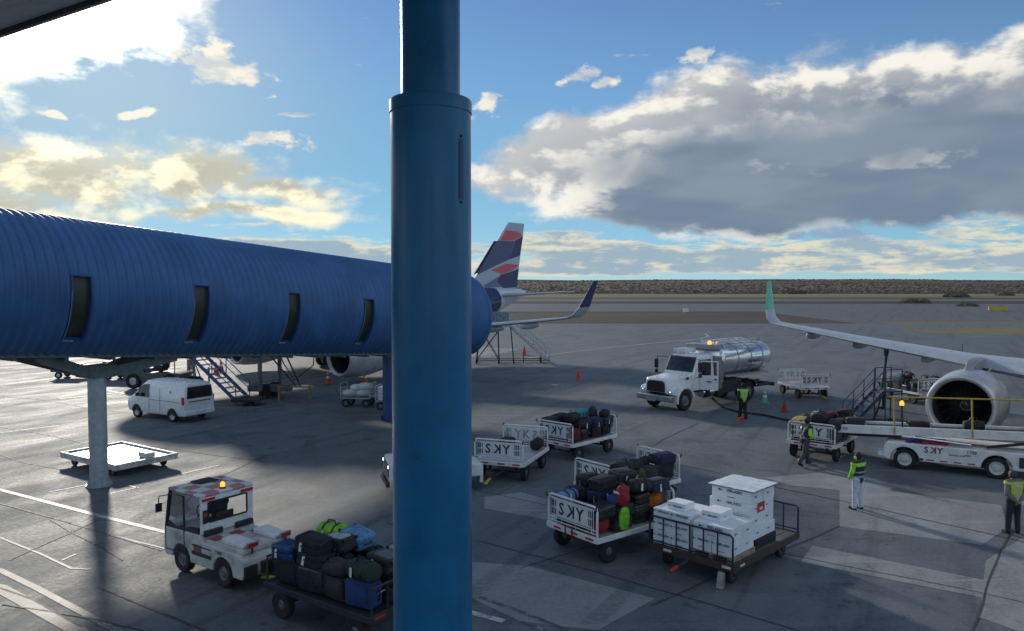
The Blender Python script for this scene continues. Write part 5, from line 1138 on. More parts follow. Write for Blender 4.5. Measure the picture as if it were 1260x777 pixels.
# ------------------------------------------------------------------ tanker truck
TANKM = mat('polished_aluminium', (.72, .74, .76), .22, .75, var=.08, scale=2.0)
def tanker():
    t = thing('tanker_truck', 'white bonneted fuel tanker truck with polished aluminium tank and open door', 'truck', (8.20, 40.17, 0), R(-141))
    mb = MB(); mb.box(-7.6, .95, -.42, -.30, .72, .98); mb.box(-7.6, .95, .30, .42, .72, .98)
    for x in (-7.4, -5.6, -3.0, -1.0, .7): mb.box(x - .06, x + .06, -.30, .30, .76, .94)
    mb.build('chassis', BLACK, t)
    # bonnet
    sec = lambda x, zb, zt_, wb, wt: [(x, -wb, zb), (x, -wb * .99, zb * .4 + zt_ * .6), (x, -wt, zt_ - .06), (x, -wt * .7, zt_), (x, wt * .7, zt_), (x, wt, zt_ - .06), (x, wb * .99, zb * .4 + zt_ * .6), (x, wb, zb)]
    mb = MB(); mb.rings([sec(1.02, .95, 1.58, .70, .62), sec(.92, .92, 1.68, .76, .70), sec(.2, .92, 1.74, .82, .76), sec(-.75, .95, 1.80, .92, .80)]); mb.build('bonnet', WHITE_CLEAN, t, .03, 2, 40)
    gr = MB(); gr.rings([sec(1.025, .96, 1.54, .60, .54), sec(1.075, .98, 1.52, .57, .51)]); g = gr.build('grille', BLACK, t)
    for k in range(11): mb = MB(); y = -.45 + k * .09; mb.box(1.077, 1.09, y - .012, y + .012, 1.02, 1.46); mb.build('grille_bar', DARKM, g)
    for s_ in (-1, 1):
        # wing over the front wheel
        mb = MB(); r0, r1 = .60, .72; a_ = [R(-12) + (R(180) - R(-8)) * k / 12 for k in range(13)]
        mb.rings([[(.0 + r1 * math.cos(a), s_ * y, .53 + r1 * math.sin(a)) for a in a_] + [(.0 + r0 * math.cos(a), s_ * y, .53 + r0 * math.sin(a)) for a in a_[::-1]] for y in (.70, 1.16)]); mb.build('fender', WHITE_CLEAN, t, .03)
        mb = MB(); mb.rings([[(x, s_ * y, z) for y, z in ((.52, z0), (1.10, z0 - .02), (1.08, z1), (.52, z1 + .04))] for x, z0, z1 in ((.55, .82, 1.25), (.88, .86, 1.20), (.98, .92, 1.10))]); mb.build('headlamp_cowl', WHITE_CLEAN, t, .03)
        mb = MB(); mb.ball((.95, s_ * .86, 1.02), (.06, .16, .11), 12, 8); mb.build('headlamp', LAMP, t)
        mb = MB(); mb.ball((.955, s_ * .90, 1.02), (.06, .05, .05), 10, 6); mb.build('headlamp_bulb', LAMP_E, t)
        wheel(t, (0, s_ * .98, .53), .53, .30, 'y', RIMD, None, .52)
        wheel(t, (-5.55, s_ * .98, .53), .53, .30, 'y', RIMD, None, .52); wheel(t, (-5.55, s_ * .64, .53), .53, .28, 'y', RIMD, None, .52)
        mb = MB(); mb.rings([[(-5.55 + r * math.cos(a), s_ * y, .53 + r * math.sin(a)) for a in [R(15) + R(150) * k / 10 for k in range(11)]] for r, y in ((.64, .45), (.66, .45), (.66, 1.18), (.64, 1.18))], 0, False, False, False); mb.build('mudguard', BLACK, t)
    mb = MB(); mb.box(.95, 1.22, -1.15, 1.15, .52, .82); mb.build('bumper', mat('bumper_chrome', (.35, .36, .37), .35, .8), t, .05)
    mb = MB(); mb.box(1.222, 1.232, -.55, .15, .48, .72); mb.build('number_plate', GALV, t)
    # cab shell
    mb = MB(); cs = lambda x, zb, zt_, wb, wt: [(x, -wb, zb), (x, -wb, 1.75), (x, -wt, zt_ - .10), (x, -wt * .85, zt_), (x, wt * .85, zt_), (x, wt, zt_ - .10), (x, wb, 1.75), (x, wb, zb)]
    mb.rings([cs(-.78, .95, 1.82, 1.0, .98), cs(-.80, .95, 1.84, 1.04, 1.02), cs(-1.22, .95, 2.66, 1.04, .94), cs(-1.5, .95, 2.74, 1.04, .94), cs(-2.42, .95, 2.74, 1.04, .94), cs(-2.46, .95, 2.66, 1.02, .92)]); mb.build('cab', WHITE_CLEAN, t, .03, 2, 40)
    mb = MB(); mb.add([(-.815, -.88, 1.90), (-.815, .88, 1.90), (-1.185, .84, 2.60), (-1.185, -.84, 2.60)], [(0, 1, 2, 3)]); w_ = mb.build('windscreen', GLASS, t); w_.location.x = .02
    mb = MB(); mb.add([(-1.20, -.84, 2.60), (-1.20, .84, 2.60), (-1.225, .84, 2.66), (-1.225, -.84, 2.66)], [(0, 1, 2, 3)]); v_ = mb.build('visor_strip', PINKP, t); v_.location.x = .03
    mb = MB(); mb.box(-2.15, -1.25, 1.043, 1.050, 1.0, 2.52); mb.build('doorway_shade', BLACK, t)  # black sheet on the solid cab, shade of the open interior put into colour
    # open door hinged at the front
    D = Matrix.Translation((-1.22, 1.06, 0)) @ Matrix.Rotation(R(112), 4, 'Z')
    mb = MB(); mb.box(0, .95, -.03, .03, .98, 1.74, 0, D); mb.box(0, .07, -.028, .028, 1.742, 2.50, 0, D); mb.box(.88, .95, -.028, .028, 1.742, 2.50, 0, D); mb.box(.07, .88, -.027, .027, 2.43, 2.50, 0, D); dd = mb.build('door', WHITE_CLEAN, t, .015)
    mb = MB(); mb.box(.35, .60, .031, .033, 1.38, 1.45, 0, D); mb.box(.35, .60, -.033, -.031, 1.38, 1.45, 0, D); mb.build('door_mark', NAVYTXT, dd)
    mb = MB(); mb.bx((.82, -.045, 1.55), (.14, .03, .06), 0, D); mb.build('door_handle', BLACK, dd)
    for s_ in (-1, 1):
        mb = MB(); mb.tube([(-1.1, s_ * .98, 2.55), (-.75, s_ * 1.42, 2.58), (-.72, s_ * 1.45, 1.70), (-1.0, s_ * 1.02, 1.62)], .022, 6); mb.build('mirror_arm', BLACK, t)
        mb = MB(); mb.box(-.76, -.66, s_ * 1.45 - .11, s_ * 1.45 + .11, 1.95, 2.45); mb.box(-.75, -.68, s_ * 1.45 - .10, s_ * 1.45 + .10, 1.68, 1.88); mb.build('mirror', BLACK, t, .02)
        mb = MB(); mb.bx((-.3, s_ * .97, 1.62), (.16, .12, .12)); mb.build('bonnet_mirror', BLACK, t, .03)
    for y in (-.55, 0, .55): mb = MB(); mb.ball((-1.45, y, 2.76), (.08, .09, .05), 10, 6); mb.build('roof_lamp', LAMP, t)
    mb = MB(); mb.cyl((-1.35, .98, .80), (-2.3, .98, .80), .24, n=18); mb.build('fuel_tank', CHROME, t)
    mb = MB(); mb.box(-2.05, -1.45, 1.0, 1.22, .50, .56); mb.build('cab_step', GALV, t)
    # pump cabinet behind the cab
    mb = MB(); mb.box(-3.10, -2.55, -1.10, 1.10, .85, 2.60); mb.build('pump_cabinet', mat('cabinet_grey', (.20, .22, .23), .4, .4, dirt=.3), t, .03)
    for k in range(4): mb = MB(); mb.cyl((-2.66 - .13 * k, 1.14, 1.25), (-2.66 - .13 * k, 1.14, 2.40), .045, n=8); mb.build('pipe', GALV, t)
    mb = MB(); mb.box(-3.05, -2.55, .80, 1.20, .50, .845); mb.build('tool_box', BLACK, t, .02)
    # tank
    mb = MB(); n = 40; rs = []
    for x, k_ in ((-2.98, .86), (-3.08, .96), (-3.2, 1.0), (-7.35, 1.0), (-7.52, .97), (-7.68, .86), (-7.78, .60), (-7.82, .2)):
        rs.append([(x, 1.22 * k_ * math.copysign(abs(math.cos(a)) ** .82, math.cos(a)), 2.36 + .86 * k_ * math.copysign(abs(math.sin(a)) ** .85, math.sin(a))) for a in [2 * math.pi * q / n for q in range(n)]])
    mb.rings(rs); tk = mb.build('tank', TANKM, t, angle=50)
    for x in (-4.4, -5.6, -6.7):
        mb = MB(); mb.rings([[(x + dx, 1.235 * math.copysign(abs(math.cos(a)) ** .82, math.cos(a)), 2.36 + .872 * math.copysign(abs(math.sin(a)) ** .85, math.sin(a))) for a in [2 * math.pi * q / n for q in range(n)]] for dx in (-.03, .03)], 0, True, False, False); mb.build('tank_band', GALV, tk)
    mb = MB(); mb.box(-7.3, -3.3, -1.19, 1.19, 1.46, 1.56); mb.build('tank_skirt', GALV, t, .01)
    mb = MB(); mb.prism([(-.55, 3.18), (-.62, 3.36), (-.50, 3.36), (-.45, 3.23), (.45, 3.23), (.50, 3.36), (.62, 3.36), (.55, 3.18)], 'x', -7.3, -3.3); mb.build('walkway_coaming', TANKM, t)
    for x in (-4.2, -5.3, -6.4): mb = MB(); mb.cyl((x, 0, 3.20), (x, 0, 3.36), .28, n=18); mb.build('manhole', GALV, t)
    mb = MB(); mb.tube([(-6.6, .45, 3.33), (-6.6, .45, 3.62), (-7.15, .45, 3.62), (-7.15, .45, 3.33)], .018, 6); mb.build('guard_rail', GALV, t)
    mb = MB(); mb.box(-3.35, -2.60, -.95, .95, 2.98, 3.22); mb.build('front_coaming', GALV, t, .02)
    mb = MB(); mb.box(-1.2, -2.5, -1.06, -.55, 2.86, 2.96) if False else mb.box(-2.5, -1.55, -1.0, -.20, 2.78, 3.0); mb.build('air_box', WHITE, t, .03)
    mb = MB(); mb.lathe([(0, .10), (.12, .10), (.18, .05)], (-2.95, .35, 3.222), 'z', 14, cap=True); mb.build('beacon', ORANGE_E, t)
    mb = text_mb('Fuel Jet A-1', .26, frame_M((-5.9, 1.238, 2.22), (-1, 0, 0), (0, 0, 1))); mb.build('lettering', NAVYTXT, t)
    mb = MB(); mb.box(-8.0, -7.2, -1.1, -1.02, .55, .70); mb.box(-8.0, -7.9, -1.15, 1.15, .62, .82); mb.box(-8.0, -6.4, 1.04, 1.10, .70, .84); mb.build('rear_underrun', BLACK, t)
    mb = MB(); mb.box(-8.02, -8.002, .95, 1.14, .66, .78); mb.build('tail_lamp', RED_L, t)
    mb = MB(); mb.box(-5.0, -3.2, -1.0, 1.0, .60, 1.30); mb.build('hose_reel_bay', BLACK, t)
    return t
TRUCK = tanker()
def hose(name, label, pts, r):
    P = [Vector(p) for p in pts]; out = []
    for i in range(len(P) - 1):
        p0, p1, p2, p3 = P[max(i - 1, 0)], P[i], P[i + 1], P[min(i + 2, len(P) - 1)]
        for k in range(8):
            u = k / 8; out.append(.5 * ((2 * p1) + (p2 - p0) * u + (2 * p0 - 5 * p1 + 4 * p2 - p3) * u * u + (3 * p1 - p0 - 3 * p2 + p3) * u ** 3))
    out.append(P[-1]); mb = MB(); mb.tube(out, r, 8); return tag(mb.build(name, mat('hose_rubber', (.012, .012, .013), .6), None), label, 'hose')
hose('fuel_hose', 'black fuel hose lying across the apron from the tanker to the steps', [gp(868, 478, .9), gp(873, 487, .45), gp(888, 500, .06), gp(905, 506, .05), gp(940, 511, .05), gp(970, 517, .05), gp(1010, 519, .05), gp(1050, 521, .05), gp(1074, 519, .05)], .055)

# ------------------------------------------------------------------ fuelling steps and the wing hose
fs = thing('fuelling_steps', 'blue mobile fuelling steps with handrails under the grey wing', 'steps', (15.3, 35.0, 0), R(8))
FB = mat('steps_blue', (.02, .045, .10), .5, dirt=.2)
stairs(fs, (0, 0, .12), (1.55, 0, 1.62), .75, 7, FB, FB, .95, .022)
mb = MB(); mb.box(1.55, 2.45, -.42, .42, 1.58, 1.64); mb.build('platform', FB, fs)
mb = MB()
for x in (1.6, 2.4):
    for y in (-.4, .4): mb.cyl((x, y, .18), (x, y, 2.62), .028, n=8)
for z in (2.1, 2.62): mb.cyl((1.6, -.4, z), (2.4, -.4, z), .02, n=6); mb.cyl((1.6, .4, z), (2.4, .4, z), .02, n=6); mb.cyl((2.4, -.4, z), (2.4, .4, z), .02, n=6)
mb.cyl((0, .37, .2), (2.4, .4, .2), .025, n=6); mb.cyl((0, -.37, .2), (2.4, -.4, .2), .025, n=6); mb.build('platform_frame', FB, fs)
for x in (.1, 1.65, 2.4):
    for y in (-.4, .4): wheel(fs, (x, y, .12), .12, .07, 'y', RIMD, None, .5)
wing_pt = AIR2.matrix_world @ Vector((0, 0, 0))
Mw = Matrix.Translation(AIR2.location) @ Matrix.Rotation(R(-131.1), 4, 'Z') @ Matrix.Scale(1.0252, 4); wp = Mw @ Vector((-16.9, -9.9, 3.27))
hose('wing_hose', 'black hose hanging from the underside of the grey wing to the fuelling steps', [wp, wp + Vector((-.05, -.05, -.5)), wp + Vector((-.25, -.2, -1.5)), wp + Vector((-.55, -.45, -2.6)), wp + Vector((-.95, -.8, -3.25))], .06)
cp_ = MB(); cp_.cyl(wp + Vector((0, 0, .05)), wp + Vector((-.03, -.03, -.28)), .12, .09, n=12); tag(cp_.build('hose_coupling', BLACK), 'black hose coupling plugged into the underside of the grey wing', 'coupling')

# ------------------------------------------------------------------ belt loader
def loader():
    p = gp(1113, 577); q = gp(1226, 589); d = (q - p); a = math.atan2(d.y, d.x); wb = d.length
    t = thing('belt_loader', 'white belt loader with yellow handrails in front of the engine', 'belt loader', (p.x, p.y, 0), a)
    # local x towards the aircraft, near wheel line at y=0, body spreads to +y
    W = 1.75; r = .36
    def arch(cx): return [(cx + .46 * math.cos(b), .34 + .46 * math.sin(b)) for b in [math.pi - math.pi * k / 10 for k in range(11)]]
    side = [(-.70, .42), (-.50, .30)] + [(x, max(z, .30)) for x, z in arch(0)] + [(x, max(z, .30)) for x, z in arch(wb)] + [(wb + 1.5, .32), (wb + 1.5, .95), (wb + .6, .92), (-.55, .92), (-.66, .80)]
    mb = MB(); mb.prism(side, 'y', -.12, W + .12); mb.build('chassis_body', WHITE, t, .02)
    mb = MB(); mb.box(-.05, wb + .05, .05, W - .05, .30, .62); mb.build('undertray', BLACK, t)
    for x in (0, wb):
        for y in (0, W): wheel(t, (x, y, r), r, .24, 'y', RIM, None, .64)
    mb = MB(); mb.box(-.86, -.70, -.12, .5, .40, .55); mb.build('bumper', WHITE, t, .02)
    # markings on the side towards the camera
    y0 = -.123
    lt = text_mb('S', .30, frame_M((.66, y0, .76), (1, 0, 0), (0, 0, 1))); text_mb('K', .30, frame_M((.88, y0, .76), (1, 0, 0), (0, 0, 1)) @ Matrix.Diagonal((-1, 1, 1, 1)), lt); text_mb('Y', .30, frame_M((1.08, y0, .76), (1, 0, 0), (0, 0, 1)), lt)
    lt.build('lettering', mat('dark_red_print', (.10, .03, .06), .5), t)
    mb = text_mb('1750', .15, frame_M((2.02, y0, .80), (1, 0, 0), (0, 0, 1))); mb.build('fleet_number', NAVYTXT, t); mb = text_mb('OPERADO POR', .07, frame_M((1.58, y0, .66), (1, 0, 0), (0, 0, 1))); mb.build('small_print', NAVYTXT, t)
    for x in (.80, 1.20, 1.62, 2.02): mb = MB(); mb.box(x - .11, x + .11, y0 - .004, y0, .40, .44); mb.build('reflector', RED, t)
    mb = MB(); mb.box(1.82, 2.0, y0 - .006, y0, .68, .71); mb.box(.46, .58, y0 - .006, y0, .38, .46); mb.build('latch', BLACK, t)
    # conveyor, low at the cart end
    B = Matrix.Translation((-2.25, .35, 1.18)) @ Matrix.Rotation(R(-2.6), 4, 'Y')
    mb = MB(); LB = 7.4
    mb.box(0, LB, -.05, .04, -.16, .14, 0, B); mb.box(0, LB, .98, 1.07, -.16, .14, 0, B); mb.build('conveyor_rail', WHITE, t, .01)
    mb = MB(); mb.box(.02, LB - .02, .042, .978, -.05, .05, 0, B); mb.cyl((.0, .06, 0), (0, .96, 0), .075, n=14, M=B); mb.build('belt', BLACK, t)
    mb = text_mb('1750', .13, B @ frame_M((.22, -.0525, 0), (1, 0, 0), (0, 0, 1))); mb.build('rail_number', mat('dark_red_print', (.10, .03, .06), .5), t)
    mb = MB(); mb.box(.3, 2.1, .1, .9, -.28, -.17, 0, B); mb.build('underframe', BLACK, t)
    ya = MB()
    for x in (1.9, 4.3, 6.6): ya.cyl((x, -.08, -.1), (x, -.08, 1.22), .028, n=8, M=B)
    ya.cyl((1.75, -.08, 1.22), (6.8, -.08, 1.22), .028, n=8, M=B); ya.build('handrail', mat('dull_yellow', (.42, .33, .05), .55, dirt=.3), t)
    mb = MB(); mb.cyl((2.15, -.02, .14), (2.15, -.02, .92), .028, n=8, M=B); bp = mb.build('beacon_post', BLACK, t)
    mb = MB(); mb.lathe([(0, .07), (.03, .075), (.13, .065), (.17, .02)], tuple(B @ Vector((2.15, -.02, .92))), 'z', 14, cap=True); mb.build('beacon_lens', ORANGE_E, bp)
    mb = MB()
    mb.rings([[(x, y, z) for y, z in ((.1, zz), (.18, zz), (.18, zz + .09), (.1, zz + .09))] for x, zz in ((wb - .3, .95), (wb + 1.6, 1.35))]); mb.rings([[(x, y, z) for y, z in ((.1, zz), (.18, zz), (.18, zz + .07), (.1, zz + .07))] for x, zz in ((.3, 1.10), (2.0, 1.0))]); mb.build('lift_arm', BLACK, t)
    mb = MB(); mb.cyl((.3, .02, 1.14), (2.0, -.02, 1.05), .04, n=8); mb.build('ram', CHROME, t)
    mb = MB(); mb.box(wb + .62, wb + 1.45, -.15, -.125, .45, .80); mb.build('cab_panel', DARKM, t)
    mb = MB(); mb.bx((wb + 1.1, .8, 1.1), (.5, .5, .3)); mb.build('seat', SEATM, t, .05)
    tm = Matrix.Translation(t.location) @ Matrix.Rotation(a, 4, 'Z')
    def on_belt(x, size, kind, col_, lab, rot=0): bag(kind, col_, size, tm @ B @ Matrix.Translation((x, .5, .052)) @ Matrix.Rotation(R(rot), 4, 'Z'), lab, 'bags riding on the belt loader', True)
    on_belt(.55, S1, 'soft', 'charcoal', 'dark suitcase lying at the low end of the belt', 12); on_belt(2.65, (.70, .44, .22), 'soft', 'black', 'flat black suitcase on the belt by the amber beacon', 3)
    on_belt(4.35, D1, 'duffel', 'black', 'black duffel bag on the belt in front of the engine mouth', 5); on_belt(6.15, (.66, .50, .34), 'soft', 'maroon', 'maroon suitcase on the belt at the right edge', 85)
    # soft things stowed on the chassis
    o = thing('rain_jacket', 'pink rain jacket bundled on the belt loader chassis', 'jacket', t.location, a)
    mb = MB()
    for k in range(5): mb.ball((.62 + .14 * k, .25 + .06 * (k % 2), .965 + .02 * (k % 2)), (.16, .16, .07), 12, 7)
    mb.build('cloth', mat('pink_cloth', (.50, .03, .08), .7, bump=.5, bscale=25), o)
    o = thing('cargo_net', 'dark purple net bundle stowed on the belt loader chassis', 'net', t.location, a); mb = MB()
    for k in range(6): mb.ball((.12 + .09 * k, .2 + .08 * (k % 3), .965 + .03 * (k % 2)), (.12, .14, .08), 10, 6)
    mb.build('net', mat('purple_net', (.06, .03, .13), .8, bump=.6, bscale=60), o)
    o = thing('cardboard_box', 'brown cardboard box stowed on the belt loader chassis', 'box', t.location, a); mb = MB(); mb.box(.64, 1.26, .42, .8, .923, 1.03); mb.build('body', mat('cardboard', (.22, .15, .09), .8), o, .01)
loader()

# ------------------------------------------------------------------ passenger stairs at the far airliner
ps_ = gp(640, 446)
pst = thing('passenger_stairs', 'white mobile passenger stairs with lattice legs by the far airliner tail', 'stairs', (0, 0, 0))
base = gp(668, 446); PW = mat('stairs_pale_grey', (.42, .46, .48), .5, var=.1)
bx_ = base + Vector((.4, 0, .15)); tx_ = base + Vector((-2.7, -.6, 3.05))
stairs(pst, bx_, tx_, 1.3, 15, PW, PW, 1.0, .035)
pl = Vector((tx_.x, tx_.y, 0))
mb = MB(); mb.box(pl.x - 2.9, pl.x, pl.y - .75, pl.y + .75, 2.95, 3.08); mb.build('platform', PW, pst)
mb = MB(); mb.box(pl.x - 2.9, pl.x - .1, pl.y - .78, pl.y - .755, 3.1, 4.15); mb.build('side_panel', mat('hazed_panel', (.35, .42, .46), .3, trans=.6), pst)
mb = MB(); mb.box(pl.x - 2.9, pl.x - .1, pl.y + .755, pl.y + .78, 3.1, 4.15); mb.build('side_panel', mat('hazed_panel', (.35, .42, .46), .3, trans=.6), pst)
for x in (-2.7, -.9, .3):
    for y in (-.7, .7):
        mb = MB(); mb.cyl((pl.x + x, pl.y + y, .2), (pl.x + x * .85 - .2, pl.y + y * .85, 2.95), .045, n=8); mb.build('leg', DARKM, pst); wheel(pst, (pl.x + x, pl.y + y, .2), .2, .12, 'x', RIMD, None, .5)
mb = MB()
for y in (-.7, .7):
    mb.cyl((pl.x - 2.7, pl.y + y, .3), (pl.x - .8, pl.y + y, 2.8), .03, n=6); mb.cyl((pl.x - .9, pl.y + y, .3), (pl.x - 2.4, pl.y + y, 2.8), .03, n=6); mb.cyl((pl.x - 2.7, pl.y + y, .25), (base.x + .6, pl.y + y + .5, .25), .03, n=6)
mb.build('brace', DARKM, pst)
mb = MB(); mb.cyl((base.x - 1.6, base.y - .5, .0), (base.x - 1.6, base.y - .5, .6), .04, n=8); mb.build('parking_jack', DARKM, pst)
wheel(pst, (base.x - .2, base.y - .5, .22), .22, .14, 'x', RIMD, None, .5); wheel(pst, (base.x - .2, base.y + .5, .22), .22, .14, 'x', RIMD, None, .5)

# ------------------------------------------------------------------ small carts with sacks, far tractor and dolly under the bridge
def small_cart(p, rz, lab, load):
    t = thing('hand_cart', lab, 'cart', (p.x, p.y, 0), rz, 'small carts by the far engine'); L, W = 1.6, 1.0
    mb = MB(); mb.box(-L / 2, L / 2, -W / 2, W / 2, .46, .52); mb.build('deck', GALV, t)
    for x in (-L / 2 + .25, L / 2 - .25):
        for y in (-W / 2 + .1, W / 2 - .1): wheel(t, (x, y, .22), .22, .11, 'y', RIMD, None, .5)
    mb = MB()
    for x in (-L / 2, L / 2):
        mb.tube([(x, -W / 2, .52), (x, -W / 2, 1.25), (x, W / 2, 1.25), (x, W / 2, .52)], .02, 6)
        for z in (.75, 1.0): mb.cyl((x, -W / 2, z), (x, W / 2, z), .014, n=6)
    for z in (.7, .88): mb.cyl((-L / 2, -W / 2, z), (L / 2, -W / 2, z), .014, n=6)
    mb.build('rail', PW, t); mb = MB(); mb.tube([(-L / 2, 0, .45), (-L / 2 - .3, 0, .6), (-L / 2 - .45, 0, .95)], .02, 6); mb.build('handle', DARKM, t)
    if load == 'sacks':
        sk = mat('pale_sack', (.55, .60, .58), .5, bump=.6, bscale=9)
        for k, (x, y, z) in enumerate(((-.4, -.1, .70), (.3, 0, .72), (-.05, .1, .98), (.35, .15, 1.05))):
            s = thing('sack', ['pale plastic sack low at the handle end of the small cart', 'pale plastic sack low at the far end of the small cart', 'pale plastic sack on top of the small cart', 'highest pale plastic sack on the small cart'][k], 'sack', (p.x, p.y, 0), rz, 'sacks on the small cart')
            mb = MB(); rs = []
            for i in range(8):
                th = math.pi * (i / 7 * .99 + .005); rs.append([(x + .42 * math.sin(th) ** .6 * math.cos(f) * (1 + .18 * mnoise.noise(Vector((i * .7, f, k * 3)))), y + .36 * math.sin(th) ** .6 * math.sin(f) * (1 + .18 * mnoise.noise(Vector((f, i * .7, k * 5)))), z - .19 * math.cos(th)) for f in [2 * math.pi * q / 16 for q in range(16)]])
            mb.rings(rs); mb.build('sack_skin', sk, s, angle=60)
    else:
        s = thing('white_bin', 'white plastic bin on the second small cart half behind the blue column', 'bin', (p.x, p.y, 0), rz); mb = MB(); mb.box(-.7, .7, -.42, .42, .522, 1.15); mb.build('body', WHITE, s, .04); mb = MB(); mb.box(-.73, .73, -.45, .45, 1.152, 1.19); mb.build('lid', WHITE, s, .01)
small_cart(gp(441, 500), R(-8), 'small rail-sided cart with pale plastic sacks near the far engine', 'sacks')
small_cart(gp(484, 504), R(-8), 'second small cart with a white bin half hidden by the blue column', 'bin')

def far_tractor():
    p = gp(186, 480)
    t = thing('pushback_tractor', 'dark low aircraft tractor with checkered flag behind the white van', 'tractor', (p.x, p.y + 1.2, 0), R(172)); TG = mat('tractor_grey', (.10, .11, .11), .5, dirt=.4)
    mb = MB(); mb.prism([(-1.9, .45), (1.9, .45), (1.95, .9), (1.7, 1.15), (.6, 1.2), (.5, 1.0), (-1.7, 1.0), (-1.9, .9)], 'y', -.9, .9); mb.build('body', TG, t, .05)
    for x in (-1.2, 1.2):
        for y in (-.85, .85): wheel(t, (x, y, .48), .48, .32, 'y', RIM, None, .5)
    mb = MB(); mb.bx((-.2, .2, 1.25), (.6, .7, .4)); mb.prism([(-.6, 1.2), (-.45, 1.2), (-.55, 1.9), (-.68, 1.9)], 'y', -.15, .55); mb.build('seat', BLACK, t, .05)
    mb = MB()
    for x, y in ((-1.5, -.8), (-1.5, .8), (.5, -.8), (.5, .8)): mb.cyl((x, y, 1.0), (x, y, 2.1), .035, n=6)
    mb.build('roll_bar', BLACK, t); mb = MB(); mb.box(-1.6, .6, -.9, .9, 2.1, 2.16); mb.build('canopy', TG, t, .02)
    mb = MB(); mb.box(1.0, 1.5, -.5, .3, 1.2, 1.5); mb.build('engine_cover', WHITE, t, .03)
    mb = MB(); mb.box(-1.75, -1.72, -.75, -.2, 1.05, 1.75); mb.build('checkered_flag', CHECK, t); mb = MB(); mb.cyl((-1.735, -.2, 1.0), (-1.735, -.2, 2.2), .02, n=6); mb.build('flag_pole', BLACK, t)
    mb = MB(); mb.bx((-1.93, -.6, .72), (.03, .18, .12)); mb.build('lamp', LAMP_E, t)
    p = gp(92, 466); t = thing('equipment_trailer', 'dark low trailer half hidden behind the bridge column head', 'trailer', (p.x, p.y + .6, 0), R(4))
    mb = MB(); mb.box(-1.6, 1.8, -.7, .7, .45, .6); mb.box(-1.4, .2, -.6, .6, .602, .95); mb.build('body', TG, t, .03)
    for x in (-1.1, 1.2):
        for y in (-.6, .6): wheel(t, (x, y, .24), .24, .14, 'y', RIM, None, .5)
    p = gp(150, 468); t = thing('ground_power_unit', 'dark wheeled power unit just right of the column head', 'generator', (p.x, p.y + .6, 0), R(170))
    mb = MB(); mb.box(-1.3, 1.3, -.7, .7, .4, 1.25); mb.build('housing', TG, t, .06)
    for k in range(5): mb = MB(); mb.box(-1.1 + k * .16, -1.03 + k * .16, .701, .712, .6, 1.1); mb.build('louvre', BLACK, t)
    for x in (-.9, .9):
        for y in (-.6, .6): wheel(t, (x, y, .24), .24, .14, 'y', RIM, None, .5)
far_tractor()

# ------------------------------------------------------------------ cones and far markers
CONE_R = mat('cone_red', (.62, .045, .03), .5); CONE_W = mat('cone_band', (.7, .7, .7), .4); CONE_G = mat('cone_green', (.12, .40, .25), .5)
def cone(px, py, h, m, lab, band=True):
    p = gp(px, py); t = thing('traffic_cone', lab, 'cone', p, 0, 'cones on the apron'); b = h * .27
    mb = MB(); mb.box(-b, b, -b, b, 0, .04); mb.build('base', m, t, .01)
    f = lambda z: (b * .78) * (1 - z / h) + .022
    mb = MB(); mb.lathe([(.04, f(.04)), (h, f(h)), (h, .004)], (0, 0, 0), 'z', 18); c_ = mb.build('body', m, t)
    if band:
        for z0, z1 in ((h * .42, h * .60), (h * .74, h * .86)): mb = MB(); mb.lathe([(z0, f(z0) + .004), (z1, f(z1) + .004)], (0, 0, 0), 'z', 18); mb.build('band', CONE_W, c_)
cone(404, 472.5, .85, CONE_R, 'red and white cone left of the small cart, below the far engine'); cone(449, 472, .85, CONE_R, 'red and white cone right behind the small cart with sacks')
cone(712, 468, .80, CONE_R, 'plain orange-red cone standing alone left of the tanker truck', False); cone(645, 437, .85, CONE_R, 'orange-red cone behind the passenger stairs', False)
cone(965, 507, .62, mat('cone_dark_red', (.28, .03, .03), .6), 'slim dark red cone below the empty white cart', False); cone(941, 496, .75, CONE_G, 'green and white cone behind the tanker rear wheel')
cone(266, 461, .9, CONE_R, 'red cone seen between the blue service stairs treads'); cone(272, 457, .9, CONE_R, 'farther red cone beside the blue service stairs')
p = gp(1228, 383); t = thing('taxiway_sign', 'small yellow sign far out on the right beside the taxiway', 'sign', p)
mb = MB(); mb.box(-2.2, 2.2, -.15, .15, .2, 1.0); mb.build('panel', YELLOW, t)
for x in (-1.5, 1.5): mb = MB(); mb.box(x - .08, x + .08, -.08, .08, 0, .198); mb.build('leg', DARKM, t)
p = gp(844, 386); t = thing('marker_board', 'small white marker board far out on the verge between the two winglets', 'sign', p); mb = MB(); mb.box(-.55, .55, -.1, .1, .3, 1.1); mb.build('panel', WHITE, t); mb = MB(); mb.box(-.06, .06, -.06, .06, 0, .298); mb.build('leg', DARKM, t)
